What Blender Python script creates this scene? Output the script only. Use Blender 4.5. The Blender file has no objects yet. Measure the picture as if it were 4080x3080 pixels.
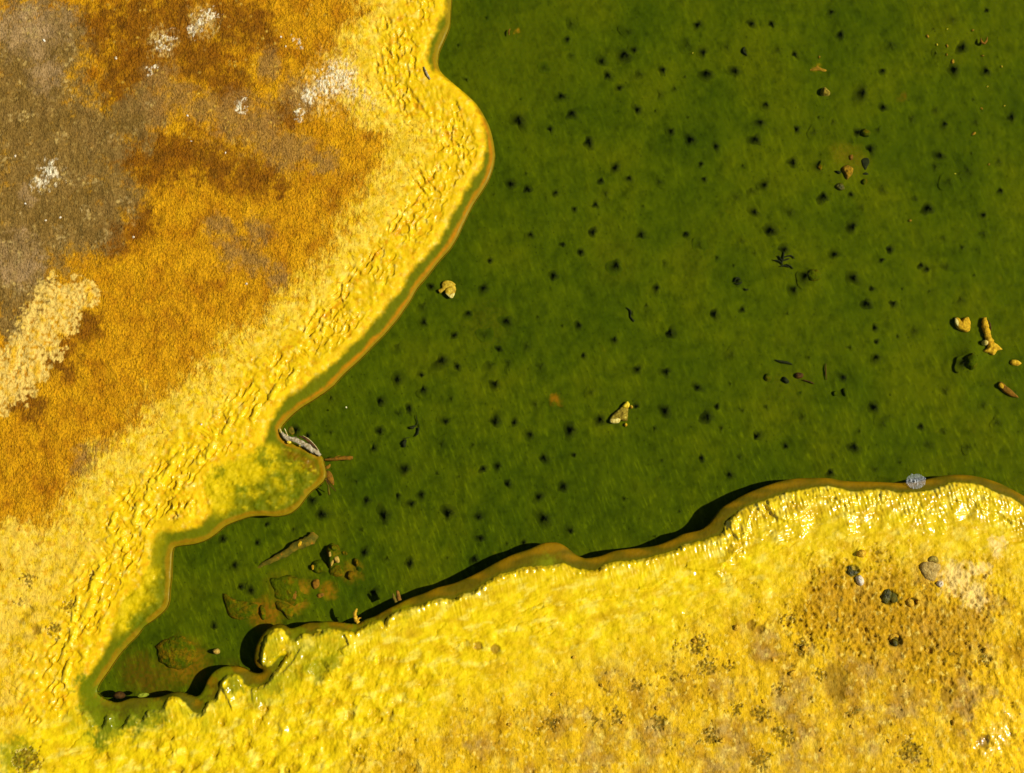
import bpy, math, random
import numpy as np
from math import radians
scene = bpy.context.scene

# ------------------------------------------------------------------ camera, sky, sun, exposure
TILT = radians(8.0); DIST = 2.2; HALF = 0.8
W, H = 2212.0, 1669.8
S = 2*HALF/W                       # metres per photo unit on the water plane
cam_d = bpy.data.cameras.new("camera"); cam = bpy.data.objects.new("camera", cam_d)
scene.collection.objects.link(cam); scene.camera = cam
cam.location = (0, -DIST*math.sin(TILT), DIST*math.cos(TILT))
cam.rotation_euler = (TILT, 0, 0)
cam_d.sensor_width = 36; cam_d.lens = 18*DIST/HALF
cam_d.clip_start = 0.05; cam_d.clip_end = 200
SUN_EL, SUN_AZ = radians(46), radians(0.5)      # azimuth measured from +X (picture right) towards +Y
world = bpy.data.worlds.new("World"); scene.world = world; world.use_nodes = True
wn = world.node_tree; bg = wn.nodes["Background"]
sky = wn.nodes.new("ShaderNodeTexSky"); sky.sky_type = 'NISHITA'; sky.sun_disc = False
sky.sun_elevation = SUN_EL; sky.sun_rotation = radians(90) - SUN_AZ
wn.links.new(sky.outputs[0], bg.inputs[0]); bg.inputs[1].default_value = 0.05
sd_ = bpy.data.lights.new("sun", 'SUN'); sd_.energy = 4.6; sd_.angle = radians(0.5); sd_.color = (1.0, 0.955, 0.87)
sun = bpy.data.objects.new("sun", sd_); scene.collection.objects.link(sun)
from mathutils import Vector
sv = Vector((math.cos(SUN_EL)*math.cos(SUN_AZ), math.cos(SUN_EL)*math.sin(SUN_AZ), math.sin(SUN_EL)))
sun.rotation_euler = sv.to_track_quat('Z', 'Y').to_euler(); sun.location = sv*5
scene.view_settings.view_transform = 'Standard'; scene.view_settings.look = 'None'
scene.view_settings.exposure = 0.0; scene.view_settings.gamma = 1.0
scene.render.engine = 'CYCLES'; scene.cycles.transparent_max_bounces = 24

# ------------------------------------------------------------------ ground-plane mapping
FK = W/2/(HALF/DIST)
ct, st = math.cos(TILT), math.sin(TILT)
CY, CZ = -DIST*st, DIST*ct
def to_map(x, y, z=0.0):
    rx, ry, rz = x, y-CY, z-CZ
    d = np.maximum(ry*st - rz*ct, 0.15)
    return W/2 + FK*rx/d, H/2 - FK*(ry*ct + rz*st)/d
def at(u, v, h=0.0):
    """map unit -> world point on the plane h (map units) above the water line"""
    z = h*S
    dx, dy = (u-W/2)/FK, (H/2-v)/FK
    wy, wz = dy*ct + st, dy*st - ct
    t = (z-CZ)/wz
    return Vector((dx*t, CY+wy*t, z))

# ------------------------------------------------------------------ numpy noise
_rs = np.random.RandomState(5); _TA = _rs.rand(256,256)*6.2831853; _TC = np.cos(_TA).ravel(); _TS = np.sin(_TA).ravel(); _TR = _rs.rand(65536)
def _ix(i, j, seed): return ((i.astype(np.int32)+seed*37) & 255)*256+((j.astype(np.int32)+seed*91) & 255)
def _h(ix, iy, seed): return _TR[_ix(ix, iy, seed)]
def perlin(x, y, seed=0):
    x0, y0 = np.floor(x), np.floor(y); fx, fy = x-x0, y-y0
    def g(i, j):
        k = _ix(x0+i, y0+j, seed)
        return _TC[k]*(fx-i) + _TS[k]*(fy-j)
    sx, sy = fx*fx*fx*(fx*(fx*6-15)+10), fy*fy*fy*(fy*(fy*6-15)+10)
    a = g(0,0); b = g(1,0); c = g(0,1); d = g(1,1)
    return ((a+(b-a)*sx)*(1-sy) + (c+(d-c)*sx)*sy)*1.45
def fbm(x, y, seed=0, o=3, gain=.5):
    r = 0; a = 1; t = 0
    for i in range(o):
        r = r + a*perlin(x*2**i+i*7.3, y*2**i-i*3.1, seed+i*17); t += a; a *= gain
    return r/t
def worley(x, y, seed=0):
    x0, y0 = np.floor(x), np.floor(y)
    f1 = np.full(x.shape, 9.0); f2 = f1.copy(); rid = np.zeros(x.shape)
    for i in (-1,0,1):
        for j in (-1,0,1):
            cx, cy = x0+i, y0+j
            px = cx + .15+.7*_h(cx, cy, seed); py = cy + .15+.7*_h(cx, cy, seed+5)
            d = np.sqrt((px-x)**2+(py-y)**2)
            nr = d < f1
            f2 = np.where(nr, f1, np.minimum(f2, d)); rid = np.where(nr, _h(cx, cy, seed+9), rid); f1 = np.where(nr, d, f1)
    return f1, f2, rid
def ss(a, b, x):
    t = np.clip((x-a)/(b-a), 0, 1); return t*t*(3-2*t)
def lin(c):
    c = np.array(c, float)/255
    return np.where(c <= .04045, c/12.92, ((c+.055)/1.055)**2.4)

# ------------------------------------------------------------------ the traced shoreline
def Z(ox, oy, pts, f=1.6257): return [((ox+a/f)/1.8445, (oy+b/f)/1.8445) for a, b in pts]
shore = [(5200,-2600),(1500,-2600),(1250,-900),(1020,-300),(982,-60)]
shore += Z(1100,0,[(1130,65),(1125,150),(1110,200),(1080,270),(1055,330),(1047,400),(1065,455),(1110,500),(1180,560),(1240,610),(1300,670),(1345,740),(1380,810),(1400,880),(1413,950),(1417,1010),(1405,1080),(1385,1140),(1360,1190),(1315,1260),(1270,1330)])
shore += Z(1000,900,[(2065,0),(2030,80),(1960,200),(1900,270),(1820,360),(1720,490),(1620,610),(1560,720),(1490,820),(1440,895),(1360,990),(1300,1060),(1200,1160),(1100,1265),(1000,1360),(900,1450),(800,1560),(700,1640)],2.4556)
shore += Z(1000,1500,[(540,50),(480,95),(400,150),(320,200),(250,260),(205,310),(188,345),(205,395),(250,425),(330,450),(400,485),(455,515),(470,560),(482,620),(475,665),(430,710),(380,750),(340,800),(300,850),(240,890),(160,905),(80,900),(0,905)])
shore += Z(0,2050,[(1560,30),(1460,70),(1400,120),(1330,165),(1250,190),(1140,205),(1115,230),(1108,300),(1105,400),(1095,480),(1090,560),(1070,610),(1030,650),(980,690),(930,725),(880,790),(820,850),(760,920),(700,1010),(650,1080),(625,1130),(630,1165),(665,1195),(720,1220),(770,1218),(830,1197),(900,1192),(960,1192),(1030,1185),(1100,1160),(1160,1155),(1220,1175),(1270,1182),(1310,1140),(1340,1070),(1380,1020),(1440,990),(1520,985),(1580,1000),(1630,1028),(1680,1030),(1702,1008),(1660,985),(1640,940),(1650,870),(1680,800),(1720,750),(1780,715),(1830,715),(1870,740),(1920,730),(1990,705)])
shore += Z(1000,1500,[(430,1597),(500,1590),(600,1600),(680,1605),(740,1575),(800,1555),(860,1520),(940,1480),(1020,1440),(1120,1405),(1200,1370),(1300,1345),(1400,1305),(1500,1255),(1580,1210),(1650,1175),(1720,1145),(1800,1120),(1880,1085),(1940,1075),(2000,1080),(2050,1110),(2100,1150),(2150,1175)])
shore += Z(1360,2050,[(1600,283),(1680,270),(1760,240),(1850,225),(1950,215),(2050,200),(2140,165)])
shore += Z(2720,2050,[(0,130),(60,115),(120,100),(160,75),(195,40)])
shore += Z(2720,1000,[(235,1690),(270,1655),(320,1625),(400,1580),(480,1545),(560,1515),(640,1490),(720,1475),(800,1470),(880,1468),(960,1470),(1040,1485),(1120,1492),(1200,1492),(1290,1495),(1380,1500),(1450,1500),(1540,1490),(1620,1470),(1700,1455),(1800,1447),(1900,1455),(2000,1480),(2080,1510),(2150,1545)])
shore += [(2260,1090),(2400,1120),(2700,1110),(3300,1150),(5200,1000)]
crest = [(5400,-2800),(1400,-2800),(1200,-900),(990,-300),(955,-60)]
crest += Z(1100,0,[(1085,65),(1050,110),(1030,200),(990,260),(975,330),(975,400),(1000,465),(1080,505),(1160,570),(1215,620),(1270,680),(1305,750),(1335,830),(1345,900),(1342,960),(1325,1040),(1290,1110),(1230,1200)])
crest += Z(1000,900,[(1860,60),(1790,180),(1700,280),(1560,420),(1490,520),(1440,620),(1330,740),(1250,850),(1150,960),(1080,1060),(960,1160),(860,1260),(740,1370),(600,1470),(490,1560),(420,1620)],2.4556)
crest += Z(0,1000,[(1830,950),(1790,1010),(1750,1080),(1720,1160),(1690,1240),(1620,1300),(1500,1350),(1400,1390),(1310,1480),(1320,1570),(1360,1640)])
crest += Z(0,2050,[(1300,50),(1200,82),(1110,95),(1020,100),(975,190),(960,300),(900,450),(800,520),(750,650),(700,790),(650,900),(560,1030),(505,1080),(485,1170),(510,1280),(560,1270),(600,1330),(635,1370),(670,1360),(690,1295),(730,1300),(745,1360),(800,1370),(830,1300),(860,1290),(900,1330),(935,1310),(960,1262),(1050,1265),(1080,1195),(1130,1180),(1180,1200),(1240,1270),(1300,1290),(1345,1210),(1400,1190),(1430,1090),(1480,1035),(1560,1050),(1590,1110),(1700,1110),(1760,1045),(1810,980),(1870,890),(1800,930),(1740,990),(1690,960),(1695,880),(1720,800),(1770,745),(1830,745),(1870,800),(1920,800),(1960,770),(2010,775),(2080,760)])
crest += Z(1000,1500,[(420,1640),(520,1635),(600,1650),(660,1655),(700,1640),(760,1600),(840,1580),(868,1620),(880,1570),(930,1530),(1000,1500),(1080,1490),(1170,1450),(1240,1440),(1310,1445),(1360,1415),(1440,1395),(1500,1350),(1600,1290),(1700,1260),(1780,1235),(1860,1230),(1960,1225),(2020,1210),(2080,1235),(2140,1250)])
crest += Z(1360,2050,[(1560,355),(1640,365),(1700,330),(1760,310),(1860,300),(1940,290),(2040,265),(2140,240)])
crest += Z(2720,2050,[(0,200),(80,180),(160,160),(240,130),(268,100),(285,50)])
crest += Z(2720,1000,[(370,1680),(450,1640),(520,1620),(600,1590),(700,1560),(780,1545),(860,1530),(960,1525),(1040,1545),(1100,1560),(1180,1550),(1260,1545),(1330,1548),(1390,1568),(1450,1565),(1540,1560),(1640,1540),(1700,1515),(1780,1500),(1880,1510),(1960,1530),(2040,1570),(2100,1590),(2150,1610)])
crest += [(2260,1125),(2400,1155),(2700,1150),(3300,1190),(5400,1050)]
def smooth(p, closed=True):
    p = np.array(p, float); out = []
    n = len(p)
    for i in range(n):
        a, b, c, d = p[i-1], p[i], p[(i+1)%n], p[(i+2)%n]
        L = np.hypot(*(c-b)); k = 3 if L < 200 else 1
        for t in np.arange(k)/k:
            if k == 1: out.append(b); continue
            out.append(.5*((2*b)+(c-a)*t+(2*a-5*b+4*c-d)*t*t+(3*b-a-3*c+d)*t**3))
    return np.array(out)
GX = np.arange(-700, 2912.1, 4.5); GY = np.arange(-700, 2370.1, 4.5)
def sdf(poly):
    gx, gy = np.meshgrid(GX, GY); A0 = gx.ravel().astype(np.float32); A1 = gy.ravel().astype(np.float32)
    best = np.full(len(A0), 1e9, np.float32); inside = np.zeros(len(A0), bool)
    n = len(poly); st_ = 12000; P_ = poly.astype(np.float32)
    for c0 in range(0, len(A0), st_):
        x, y = A0[c0:c0+st_], A1[c0:c0+st_]; bb = best[c0:c0+st_]; ii = inside[c0:c0+st_]
        for i in range(n):
            a0, a1 = P_[i]; b0, b1 = P_[(i+1) % n]; e0, e1 = b0-a0, b1-a1; L2 = e0*e0+e1*e1
            if L2 < 1e-6: continue
            dx, dy = x-a0, y-a1
            t = np.clip((dx*e0+dy*e1)/L2, 0, 1)
            dx -= t*e0; dy -= t*e1; dx *= dx; dy *= dy; dx += dy
            np.minimum(bb, dx, out=bb)
            if a1 != b1:
                ii ^= ((a1 > y) != (b1 > y)) & (x < e0*(y-a1)/e1+a0)
    d = np.sqrt(best)
    return np.where(inside, -d, d).reshape(gx.shape)
SDP = sdf(smooth(shore)); SDQ = sdf(smooth(crest))
def samp(F, u, v):
    a = np.clip((u-GX[0])/4.5, 0, len(GX)-1.001); b = np.clip((v-GY[0])/4.5, 0, len(GY)-1.001)
    i = a.astype(int); j = b.astype(int); fa = a-i; fb = b-j
    return (F[j,i]*(1-fa)+F[j,i+1]*fa)*(1-fb)+(F[j+1,i]*(1-fa)+F[j+1,i+1]*fa)*fb

# ------------------------------------------------------------------ materials
def nodemat(name):
    m = bpy.data.materials.new(name); m.use_nodes = True
    nt = m.node_tree; return m, nt, nt.nodes["Principled BSDF"]
def N(nt, t, **k):
    n = nt.nodes.new(t)
    for a, b in k.items():
        if a.startswith('i_'): n.inputs[int(a[2:])].default_value = b
        else: setattr(n, a, b)
    return n
def noise(nt, vec, scale, detail=3, rough=.55):
    n = N(nt, "ShaderNodeTexNoise"); n.inputs["Scale"].default_value = scale
    n.inputs["Detail"].default_value = detail; n.inputs["Roughness"].default_value = rough
    nt.links.new(vec, n.inputs["Vector"]); return n
def ramp(nt, fac, stops):
    r = N(nt, "ShaderNodeValToRGB"); cr = r.color_ramp
    while len(cr.elements) < len(stops): cr.elements.new(.5)
    for e, (p, c) in zip(cr.elements, stops):
        e.position = p; e.color = (*c, 1) if len(c) == 3 else c
    nt.links.new(fac, r.inputs[0]); return r
def mixc(nt, fac, a, b, mode='MIX'):
    m = N(nt, "ShaderNodeMix", data_type='RGBA', blend_type=mode)
    if hasattr(fac, 'is_linked') or hasattr(fac, 'node'): nt.links.new(fac, m.inputs[0])
    else: m.inputs[0].default_value = fac
    for s, k in ((a, 6), (b, 7)):
        if hasattr(s, 'node'): nt.links.new(s, m.inputs[k])
        else: m.inputs[k].default_value = (*s, 1)
    return m.outputs[2]
def mth(nt, op, a, b=None):
    m = N(nt, "ShaderNodeMath", operation=op)
    for s, k in ((a, 0), (b, 1)):
        if s is None: continue
        if hasattr(s, 'node'): nt.links.new(s, m.inputs[k])
        else: m.inputs[k].default_value = s
    return m.outputs[0]
def pos(nt, sc=(1,1,1), rot=0):
    g = N(nt, "ShaderNodeNewGeometry"); m = N(nt, "ShaderNodeMapping", vector_type='TEXTURE')
    m.inputs["Scale"].default_value = sc; m.inputs["Rotation"].default_value = (0, 0, rot)
    nt.links.new(g.outputs["Position"], m.inputs["Vector"]); return m.outputs[0]
U = 1/S      # noise scale for one map unit

def mat_bank():
    m, nt, b = nodemat("bacterial_mat")
    L = nt.links.new
    col = N(nt, "ShaderNodeAttribute", attribute_name="Col").outputs["Color"]
    wet = N(nt, "ShaderNodeAttribute", attribute_name="wet").outputs["Fac"]
    grain = N(nt, "ShaderNodeAttribute", attribute_name="grain").outputs["Fac"]
    p = pos(nt)
    pf0 = pos(nt, (1, 1.6, 1), radians(8))
    n1 = noise(nt, p, U/11, 5, .6); n2 = noise(nt, pf0, U/3.0, 3, .7)
    v = ramp(nt, n1.outputs[0], [(.3,(.8,.75,.6)),(.5,(1,1,1)),(.72,(1.1,1.1,1.2))])
    c = mixc(nt, .6, col, v.outputs[0], 'MULTIPLY')
    # fine speckle of the dry crust
    sp = ramp(nt, n2.outputs[0], [(.33,(.34,.24,.1)),(.5,(1,1,1)),(.63,(1.36,1.34,1.6))])
    c = mixc(nt, mth(nt, 'MULTIPLY', grain, .75), c, sp.outputs[0], 'MULTIPLY')
    L(c, b.inputs["Base Color"])
    r = N(nt, "ShaderNodeMapRange"); L(wet, r.inputs[0]); r.inputs[3].default_value = .72; r.inputs[4].default_value = .2
    L(r.outputs[0], b.inputs["Roughness"])
    b.inputs["Specular IOR Level"].default_value = .1
    L(mth(nt, 'POWER', wet, 1.8), b.inputs["Coat Weight"]); b.inputs["Coat Roughness"].default_value = .23; b.inputs["Coat IOR"].default_value = 1.55
    pf = pos(nt, (1, 1.9, 1), radians(8))
    nb = noise(nt, pf, U/3.6, 3, .65)
    bp = N(nt, "ShaderNodeBump"); L(nb.outputs[0], bp.inputs["Height"]); bp.inputs["Distance"].default_value = 4.2*S
    L(mth(nt, 'ADD', mth(nt, 'MULTIPLY', grain, 1.0), .1), bp.inputs["Strength"])
    bp2 = N(nt, "ShaderNodeBump"); nb2 = noise(nt, p, U/8, 2, .5); L(nb2.outputs[0], bp2.inputs["Height"]); bp2.inputs["Distance"].default_value = 3*S
    bp2.inputs["Strength"].default_value = .35; L(bp.outputs[0], bp2.inputs["Normal"])
    L(bp2.outputs[0], b.inputs["Normal"])
    return m

def bed_colour(nt):
    L = nt.links.new
    p = pos(nt)
    a = noise(nt, p, U/170, 3, .55); c0 = ramp(nt, a.outputs[0], [(.3,tuple(lin((58,74,0)))),(.5,tuple(lin((72,85,0)))),(.7,tuple(lin((84,92,0))))]).outputs[0]
    f = noise(nt, p, U/22, 5, .6); c1 = ramp(nt, f.outputs[0], [(.28,(.62,.66,.6)),(.5,(1,1,1)),(.75,(1.3,1.22,1.1))]).outputs[0]
    c = mixc(nt, 1, c0, c1, 'MULTIPLY')
    ps = pos(nt, (1, 4.5, 1), radians(20))
    s = noise(nt, ps, U/7, 3, .6)
    c2 = ramp(nt, s.outputs[0], [(.42,(.84,.86,.84)),(.56,(1,1,1)),(.72,(1.7,1.6,1.2))]).outputs[0]
    sp3 = N(nt, "ShaderNodeSeparateXYZ"); g3 = N(nt, "ShaderNodeNewGeometry"); L(g3.outputs["Position"], sp3.inputs[0])
    mr = N(nt, "ShaderNodeMapRange"); L(sp3.outputs[1], mr.inputs[0]); mr.inputs[1].default_value = .1; mr.inputs[2].default_value = -.22; mr.inputs[3].default_value = .4; mr.inputs[4].default_value = .95
    c = mixc(nt, mr.outputs[0], c, c2, 'MULTIPLY')
    # tiny black specks
    v = N(nt, "ShaderNodeTexVoronoi"); v.inputs["Scale"].default_value = U/15; L(p, v.inputs["Vector"])
    sp = ramp(nt, v.outputs["Distance"], [(.06,(.25,.25,.25)),(.13,(1,1,1))]).outputs[0]
    c = mixc(nt, .8, c, sp, 'MULTIPLY')
    # rusty stains
    o = noise(nt, p, U/55, 4, .7)
    of = ramp(nt, o.outputs[0], [(.66,(0,0,0)),(.76,(1,1,1))]).outputs[0]
    c = mixc(nt, mth(nt, 'MULTIPLY', of, .16), c, tuple(lin((130,105,6))))
    return c, s, f
def bed_bump(nt, b, s, f):
    L = nt.links.new
    bp = N(nt, "ShaderNodeBump"); L(f.outputs[0], bp.inputs["Height"]); bp.inputs["Distance"].default_value = 5*S; bp.inputs["Strength"].default_value = .32
    bq = N(nt, "ShaderNodeBump"); L(s.outputs[0], bq.inputs["Height"]); bq.inputs["Distance"].default_value = 5*S; bq.inputs["Strength"].default_value = .22
    L(bp.outputs[0], bq.inputs["Normal"]); L(bq.outputs[0], b.inputs["Normal"])
def mat_bed():
    m, nt, b = nodemat("pool_algae")
    c, s, f = bed_colour(nt)
    sf = N(nt, "ShaderNodeAttribute", attribute_name="Stain")
    c = mixc(nt, sf.outputs["Alpha"], c, sf.outputs["Color"])
    nt.links.new(c, b.inputs["Base Color"]); b.inputs["Roughness"].default_value = .9; b.inputs["Specular IOR Level"].default_value = .05
    bed_bump(nt, b, s, f); return m
def mat_tuft():
    m, nt, b = nodemat("dark_algae")
    c, s, f = bed_colour(nt)
    d = N(nt, "ShaderNodeAttribute", attribute_name="dark").outputs["Fac"]
    n = noise(nt, pos(nt), U/5, 2)
    k = mth(nt, 'MULTIPLY', d, mth(nt, 'ADD', mth(nt, 'MULTIPLY', n.outputs[0], 1.0), .66)); 
    cl = N(nt, "ShaderNodeClamp"); nt.links.new(k, cl.inputs[0])
    c = mixc(nt, cl.outputs[0], c, tuple(lin((16,22,4))))
    nt.links.new(c, b.inputs["Base Color"]); b.inputs["Roughness"].default_value = .9; b.inputs["Specular IOR Level"].default_value = .05
    bed_bump(nt, b, s, f); return m
def mat_simple(name, c1, c2, scale=12, rough=.7, bump=.5, c3=None, dist=2.5, detail=4):
    m, nt, b = nodemat(name)
    n = noise(nt, pos(nt), U/scale, detail, .65)
    st_ = [(.35, tuple(lin(c1))), (.6, tuple(lin(c2)))]
    if c3: st_.append((.72, tuple(lin(c3))))
    r = ramp(nt, n.outputs[0], st_)
    nt.links.new(r.outputs[0], b.inputs["Base Color"]); b.inputs["Roughness"].default_value = rough; b.inputs["Specular IOR Level"].default_value = .3
    n2 = noise(nt, pos(nt), U/(scale*.45), 3, .6)
    bp = N(nt, "ShaderNodeBump"); nt.links.new(n2.outputs[0], bp.inputs["Height"]); bp.inputs["Distance"].default_value = dist*S; bp.inputs["Strength"].default_value = bump
    nt.links.new(bp.outputs[0], b.inputs["Normal"])
    return m
def mat_water():
    m = bpy.data.materials.new("hot_spring_water"); m.use_nodes = True; nt = m.node_tree; nt.nodes.clear(); L = nt.links.new
    o = N(nt, "ShaderNodeOutputMaterial"); t = N(nt, "ShaderNodeBsdfTransparent"); g = N(nt, "ShaderNodeBsdfGlossy"); mx = N(nt, "ShaderNodeMixShader")
    t.inputs[0].default_value = (.97, .98, .8, 1); g.inputs["Roughness"].default_value = .03; g.inputs[0].default_value = (1,1,1,1)
    fr = N(nt, "ShaderNodeFresnel"); fr.inputs[0].default_value = 1.13
    n = noise(nt, pos(nt), U/90, 2, .5); bp = N(nt, "ShaderNodeBump"); bp.inputs["Strength"].default_value = .15; bp.inputs["Distance"].default_value = 4*S
    L(n.outputs[0], bp.inputs["Height"]); L(bp.outputs[0], g.inputs["Normal"])
    L(fr.outputs[0], mx.inputs[0]); L(t.outputs[0], mx.inputs[1]); L(g.outputs[0], mx.inputs[2]); L(mx.outputs[0], o.inputs[0])
    return m
def mat_bubble():
    m = bpy.data.materials.new("bubble_film"); m.use_nodes = True; nt = m.node_tree; nt.nodes.clear(); L = nt.links.new
    o = N(nt, "ShaderNodeOutputMaterial"); t = N(nt, "ShaderNodeBsdfTransparent"); g = N(nt, "ShaderNodeBsdfPrincipled"); mx = N(nt, "ShaderNodeMixShader")
    g.inputs["Base Color"].default_value = (.85,.88,.86,1); g.inputs["Roughness"].default_value = .08
    lw = N(nt, "ShaderNodeLayerWeight"); lw.inputs[0].default_value = .42
    f = ramp(nt, lw.outputs["Facing"], [(.05,(.1,.1,.1)),(.35,(.5,.5,.5)),(.6,(1,1,1))])
    L(f.outputs[0], mx.inputs[0]); L(t.outputs[0], mx.inputs[1]); L(g.outputs[0], mx.inputs[2]); L(mx.outputs[0], o.inputs[0])
    return m
M_BANK, M_BED, M_TUFT, M_WATER, M_BUB = mat_bank(), mat_bed(), mat_tuft(), mat_water(), mat_bubble()

# ------------------------------------------------------------------ mesh helpers
def link_mesh(name, co, faces, mat, parent=None, sm=True):
    me = bpy.data.meshes.new(name)
    co = np.asarray(co, np.float32); 
    if isinstance(faces, np.ndarray):
        me.vertices.add(len(co)); me.vertices.foreach_set("co", co.ravel())
        k = faces.shape[1]; nf = len(faces)
        me.loops.add(nf*k); me.loops.foreach_set("vertex_index", faces.astype(np.int32).ravel())
        me.polygons.add(nf); me.polygons.foreach_set("loop_start", np.arange(0, nf*k, k, dtype=np.int32))
        me.update(calc_edges=True)
    else:
        me.from_pydata([tuple(map(float, c)) for c in co], [], faces); me.update()
    me.polygons.foreach_set("use_smooth", np.full(len(me.polygons), sm))
    me.materials.append(mat)
    o = bpy.data.objects.new(name, me); scene.collection.objects.link(o)
    if parent: o.parent = parent
    return o
def fattr(o, name, arr):
    a = o.data.attributes.new(name, 'FLOAT', 'POINT'); a.data.foreach_set("value", arr.astype(np.float32).ravel())
def cattr(o, name, arr):
    if arr.shape[1] == 3: arr = np.concatenate([arr, np.ones((len(arr),1))], 1)
    a = o.data.color_attributes.new(name, 'FLOAT_COLOR', 'POINT'); a.data.foreach_set("color", arr.astype(np.float32).ravel())
def tag(o, label=None, cat=None, group=None, kind=None):
    if label: o["label"] = label
    if cat: o["category"] = cat
    if group: o["group"] = group
    if kind: o["kind"] = kind
    return o
def axis(lo, hi, sp, far):
    core = np.arange(lo, hi, sp); out = []; s = sp; x = hi
    while x < far: x += s; s *= 1.12; out.append(x)
    neg = []; s = sp; x = lo
    while x > -far: x -= s; s *= 1.12; neg.append(x)
    return np.array(neg[::-1] + list(core) + out)
def grid(sp, far=9.0, ex=.93, ey=.74):
    xs = axis(-ex, ex, sp*S, far); ys = axis(-ey, ey, sp*S, far)
    X, Y = np.meshgrid(xs, ys); nx, ny = len(xs), len(ys)
    idx = np.arange(nx*ny).reshape(ny, nx)
    F = np.stack([idx[:-1,:-1], idx[:-1,1:], idx[1:,1:], idx[1:,:-1]], -1).reshape(-1, 4)
    return X.ravel(), Y.ravel(), F

# ------------------------------------------------------------------ pool bed
DEPTH = 57.0
MOUNDS = [(1757,600,24,9),(2096,775,30,12),(1180,640,60,4),(1500,300,80,4),(620,1300,90,6),(385,1405,70,6),(1360,1290,40,5),(500,1440,70,9),(560,1460,50,10)]
def bed_h(u, v):
    u = np.asarray(u, float); v = np.asarray(v, float)
    h = -DEPTH + 5*fbm(u/160, v/160, 3, 2) + 2.6*fbm(u/34, v/34, 8, 3) + 0.8*perlin(u/9, v/9, 21)
    for a, b, r, k in MOUNDS: h = h + k*np.exp(-((u-a)**2+(v-b)**2)/(2*r*r*.5))
    return h
X, Y, F = grid(3.0)
uu, vv = to_map(X, Y, -DEPTH*S)
dP = samp(SDP, uu, vv)
keep = (dP < 60)[F].all(1)
far_ok = (np.abs(X) < 1.4) & (np.abs(Y) < 1.2)
keep &= True
h = bed_h(uu, vv)
used = np.zeros(len(X), bool); used[F[keep].ravel()] = True
remap = np.cumsum(used)-1
bed = link_mesh("pool_bed", np.stack([X, Y, h*S], 1)[used], remap[F[keep]], M_BED)
tag(bed, kind="structure")
# rusty and pale deposits with shapes of their own
STAIN = [(1765,148,10,(150,120,14),.6),(1815,330,26,(120,100,12),.5),(1850,345,30,(120,100,12),.4),(575,1325,40,(150,95,12),.75),(640,1300,26,(165,110,20),.7),(655,1270,20,(165,110,20),.6),(710,1275,22,(170,110,15),.6),(760,1235,26,(150,110,15),.6),
 (400,1430,55,(150,100,14),.65),(300,1450,50,(110,70,12),.5),(340,1480,40,(115,75,12),.4),(1200,860,14,(150,95,12),.8),(1330,560,70,(98,94,4),.25),(1500,560,60,(98,94,4),.25),(1118,66,6,(190,130,25),.9),(600,1260,30,(120,95,12),.4),(1050,700,60,(100,95,8),.3),(500,1460,40,(90,75,10),.6),(1120,120,160,(88,92,2),.35),(1690,850,70,(100,98,4),.25),(1950,210,12,(120,70,14),.5)]
uk, vk = uu[used], vv[used]; al = np.zeros(len(uk)); cc = np.zeros((len(uk),3))
wu = uk + 14*fbm(uk/18, vk/18, 55, 3); wv = vk + 14*fbm(uk/18, vk/18, 66, 3)
for a, b, r, c, k in STAIN:
    w = k*ss(1.25*r, .3*r, np.hypot(wu-a, wv-b))*np.clip(.8+.9*perlin(uk/7, vk/7, 31), 0, 1)
    cc = cc*(1-w[:,None]) + lin(c)*w[:,None]; al = al + w*(1-al)
cattr(bed, "Stain", np.concatenate([cc/np.maximum(al,1e-3)[:,None], al[:,None]], 1))

# ------------------------------------------------------------------ the bank
X, Y, F = grid(1.75)
u, v = to_map(X, Y)
px, py = X/S, -Y/S                         # map-like, undistorted plane coordinates
sP = samp(SDP, u, v); sQ = samp(SDQ, u, v)
keep = (sP > -1.9)[F].all(1) & (sP[F].max(1) > 0)
used = np.zeros(len(X), bool); used[F[keep].ravel()] = True
remap = np.cumsum(used)-1; F = remap[F[keep]]
X, Y, u, v, px, py, sP, sQ = [a[used] for a in (X, Y, u, v, px, py, sP, sQ)]
# slide the outermost vertices onto the traced shoreline
e = 3.0
gx = (samp(SDP, u+e, v)-samp(SDP, u-e, v))/(2*e); gy = (samp(SDP, u, v+e)-samp(SDP, u, v-e))/(2*e)
gl = np.maximum(np.hypot(gx, gy), .3); gx /= gl; gy /= gl
sn = sP < 0
dx, dy = np.where(sn, -gx*sP, 0), np.where(sn, -gy*sP, 0)
X = X + dx*S; Y = Y - dy*S; sP = np.maximum(sP, 0)
del dx, dy
vmid = np.interp(u, [0,200,330,450,700,1000,1500,2212], [1580,1530,1480,1330,1200,1100,950,800])
B = ss(-30, 30, v-vmid)                    # 1 on the lower bank
n_lo = fbm(px/90, py/90, 1, 3); n_md = fbm(px/26, py/26, 2, 3); n_hi = perlin(px/6.5, py/6.5, 4)
sQw = sQ + 1.6*perlin(px/7, py/7, 71)*B + 1.5*perlin(px/18, py/18, 72) 
inl = np.maximum(sQw, 0)
wid = sP - np.minimum(sQ, 0)
t = np.clip(sP/np.maximum(sP-np.minimum(sQw, 0), .5), 0, 1)
inland = ss(-1.5-6*(1-B), 2.0+6*(1-B), sQw)
inlC = ss(-1.5-10*(1-B), 2.0+1*(1-B), sQw+(3*perlin(px/9,py/9,73)+4*perlin(px/26,py/26,74))*(1-B))

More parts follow.
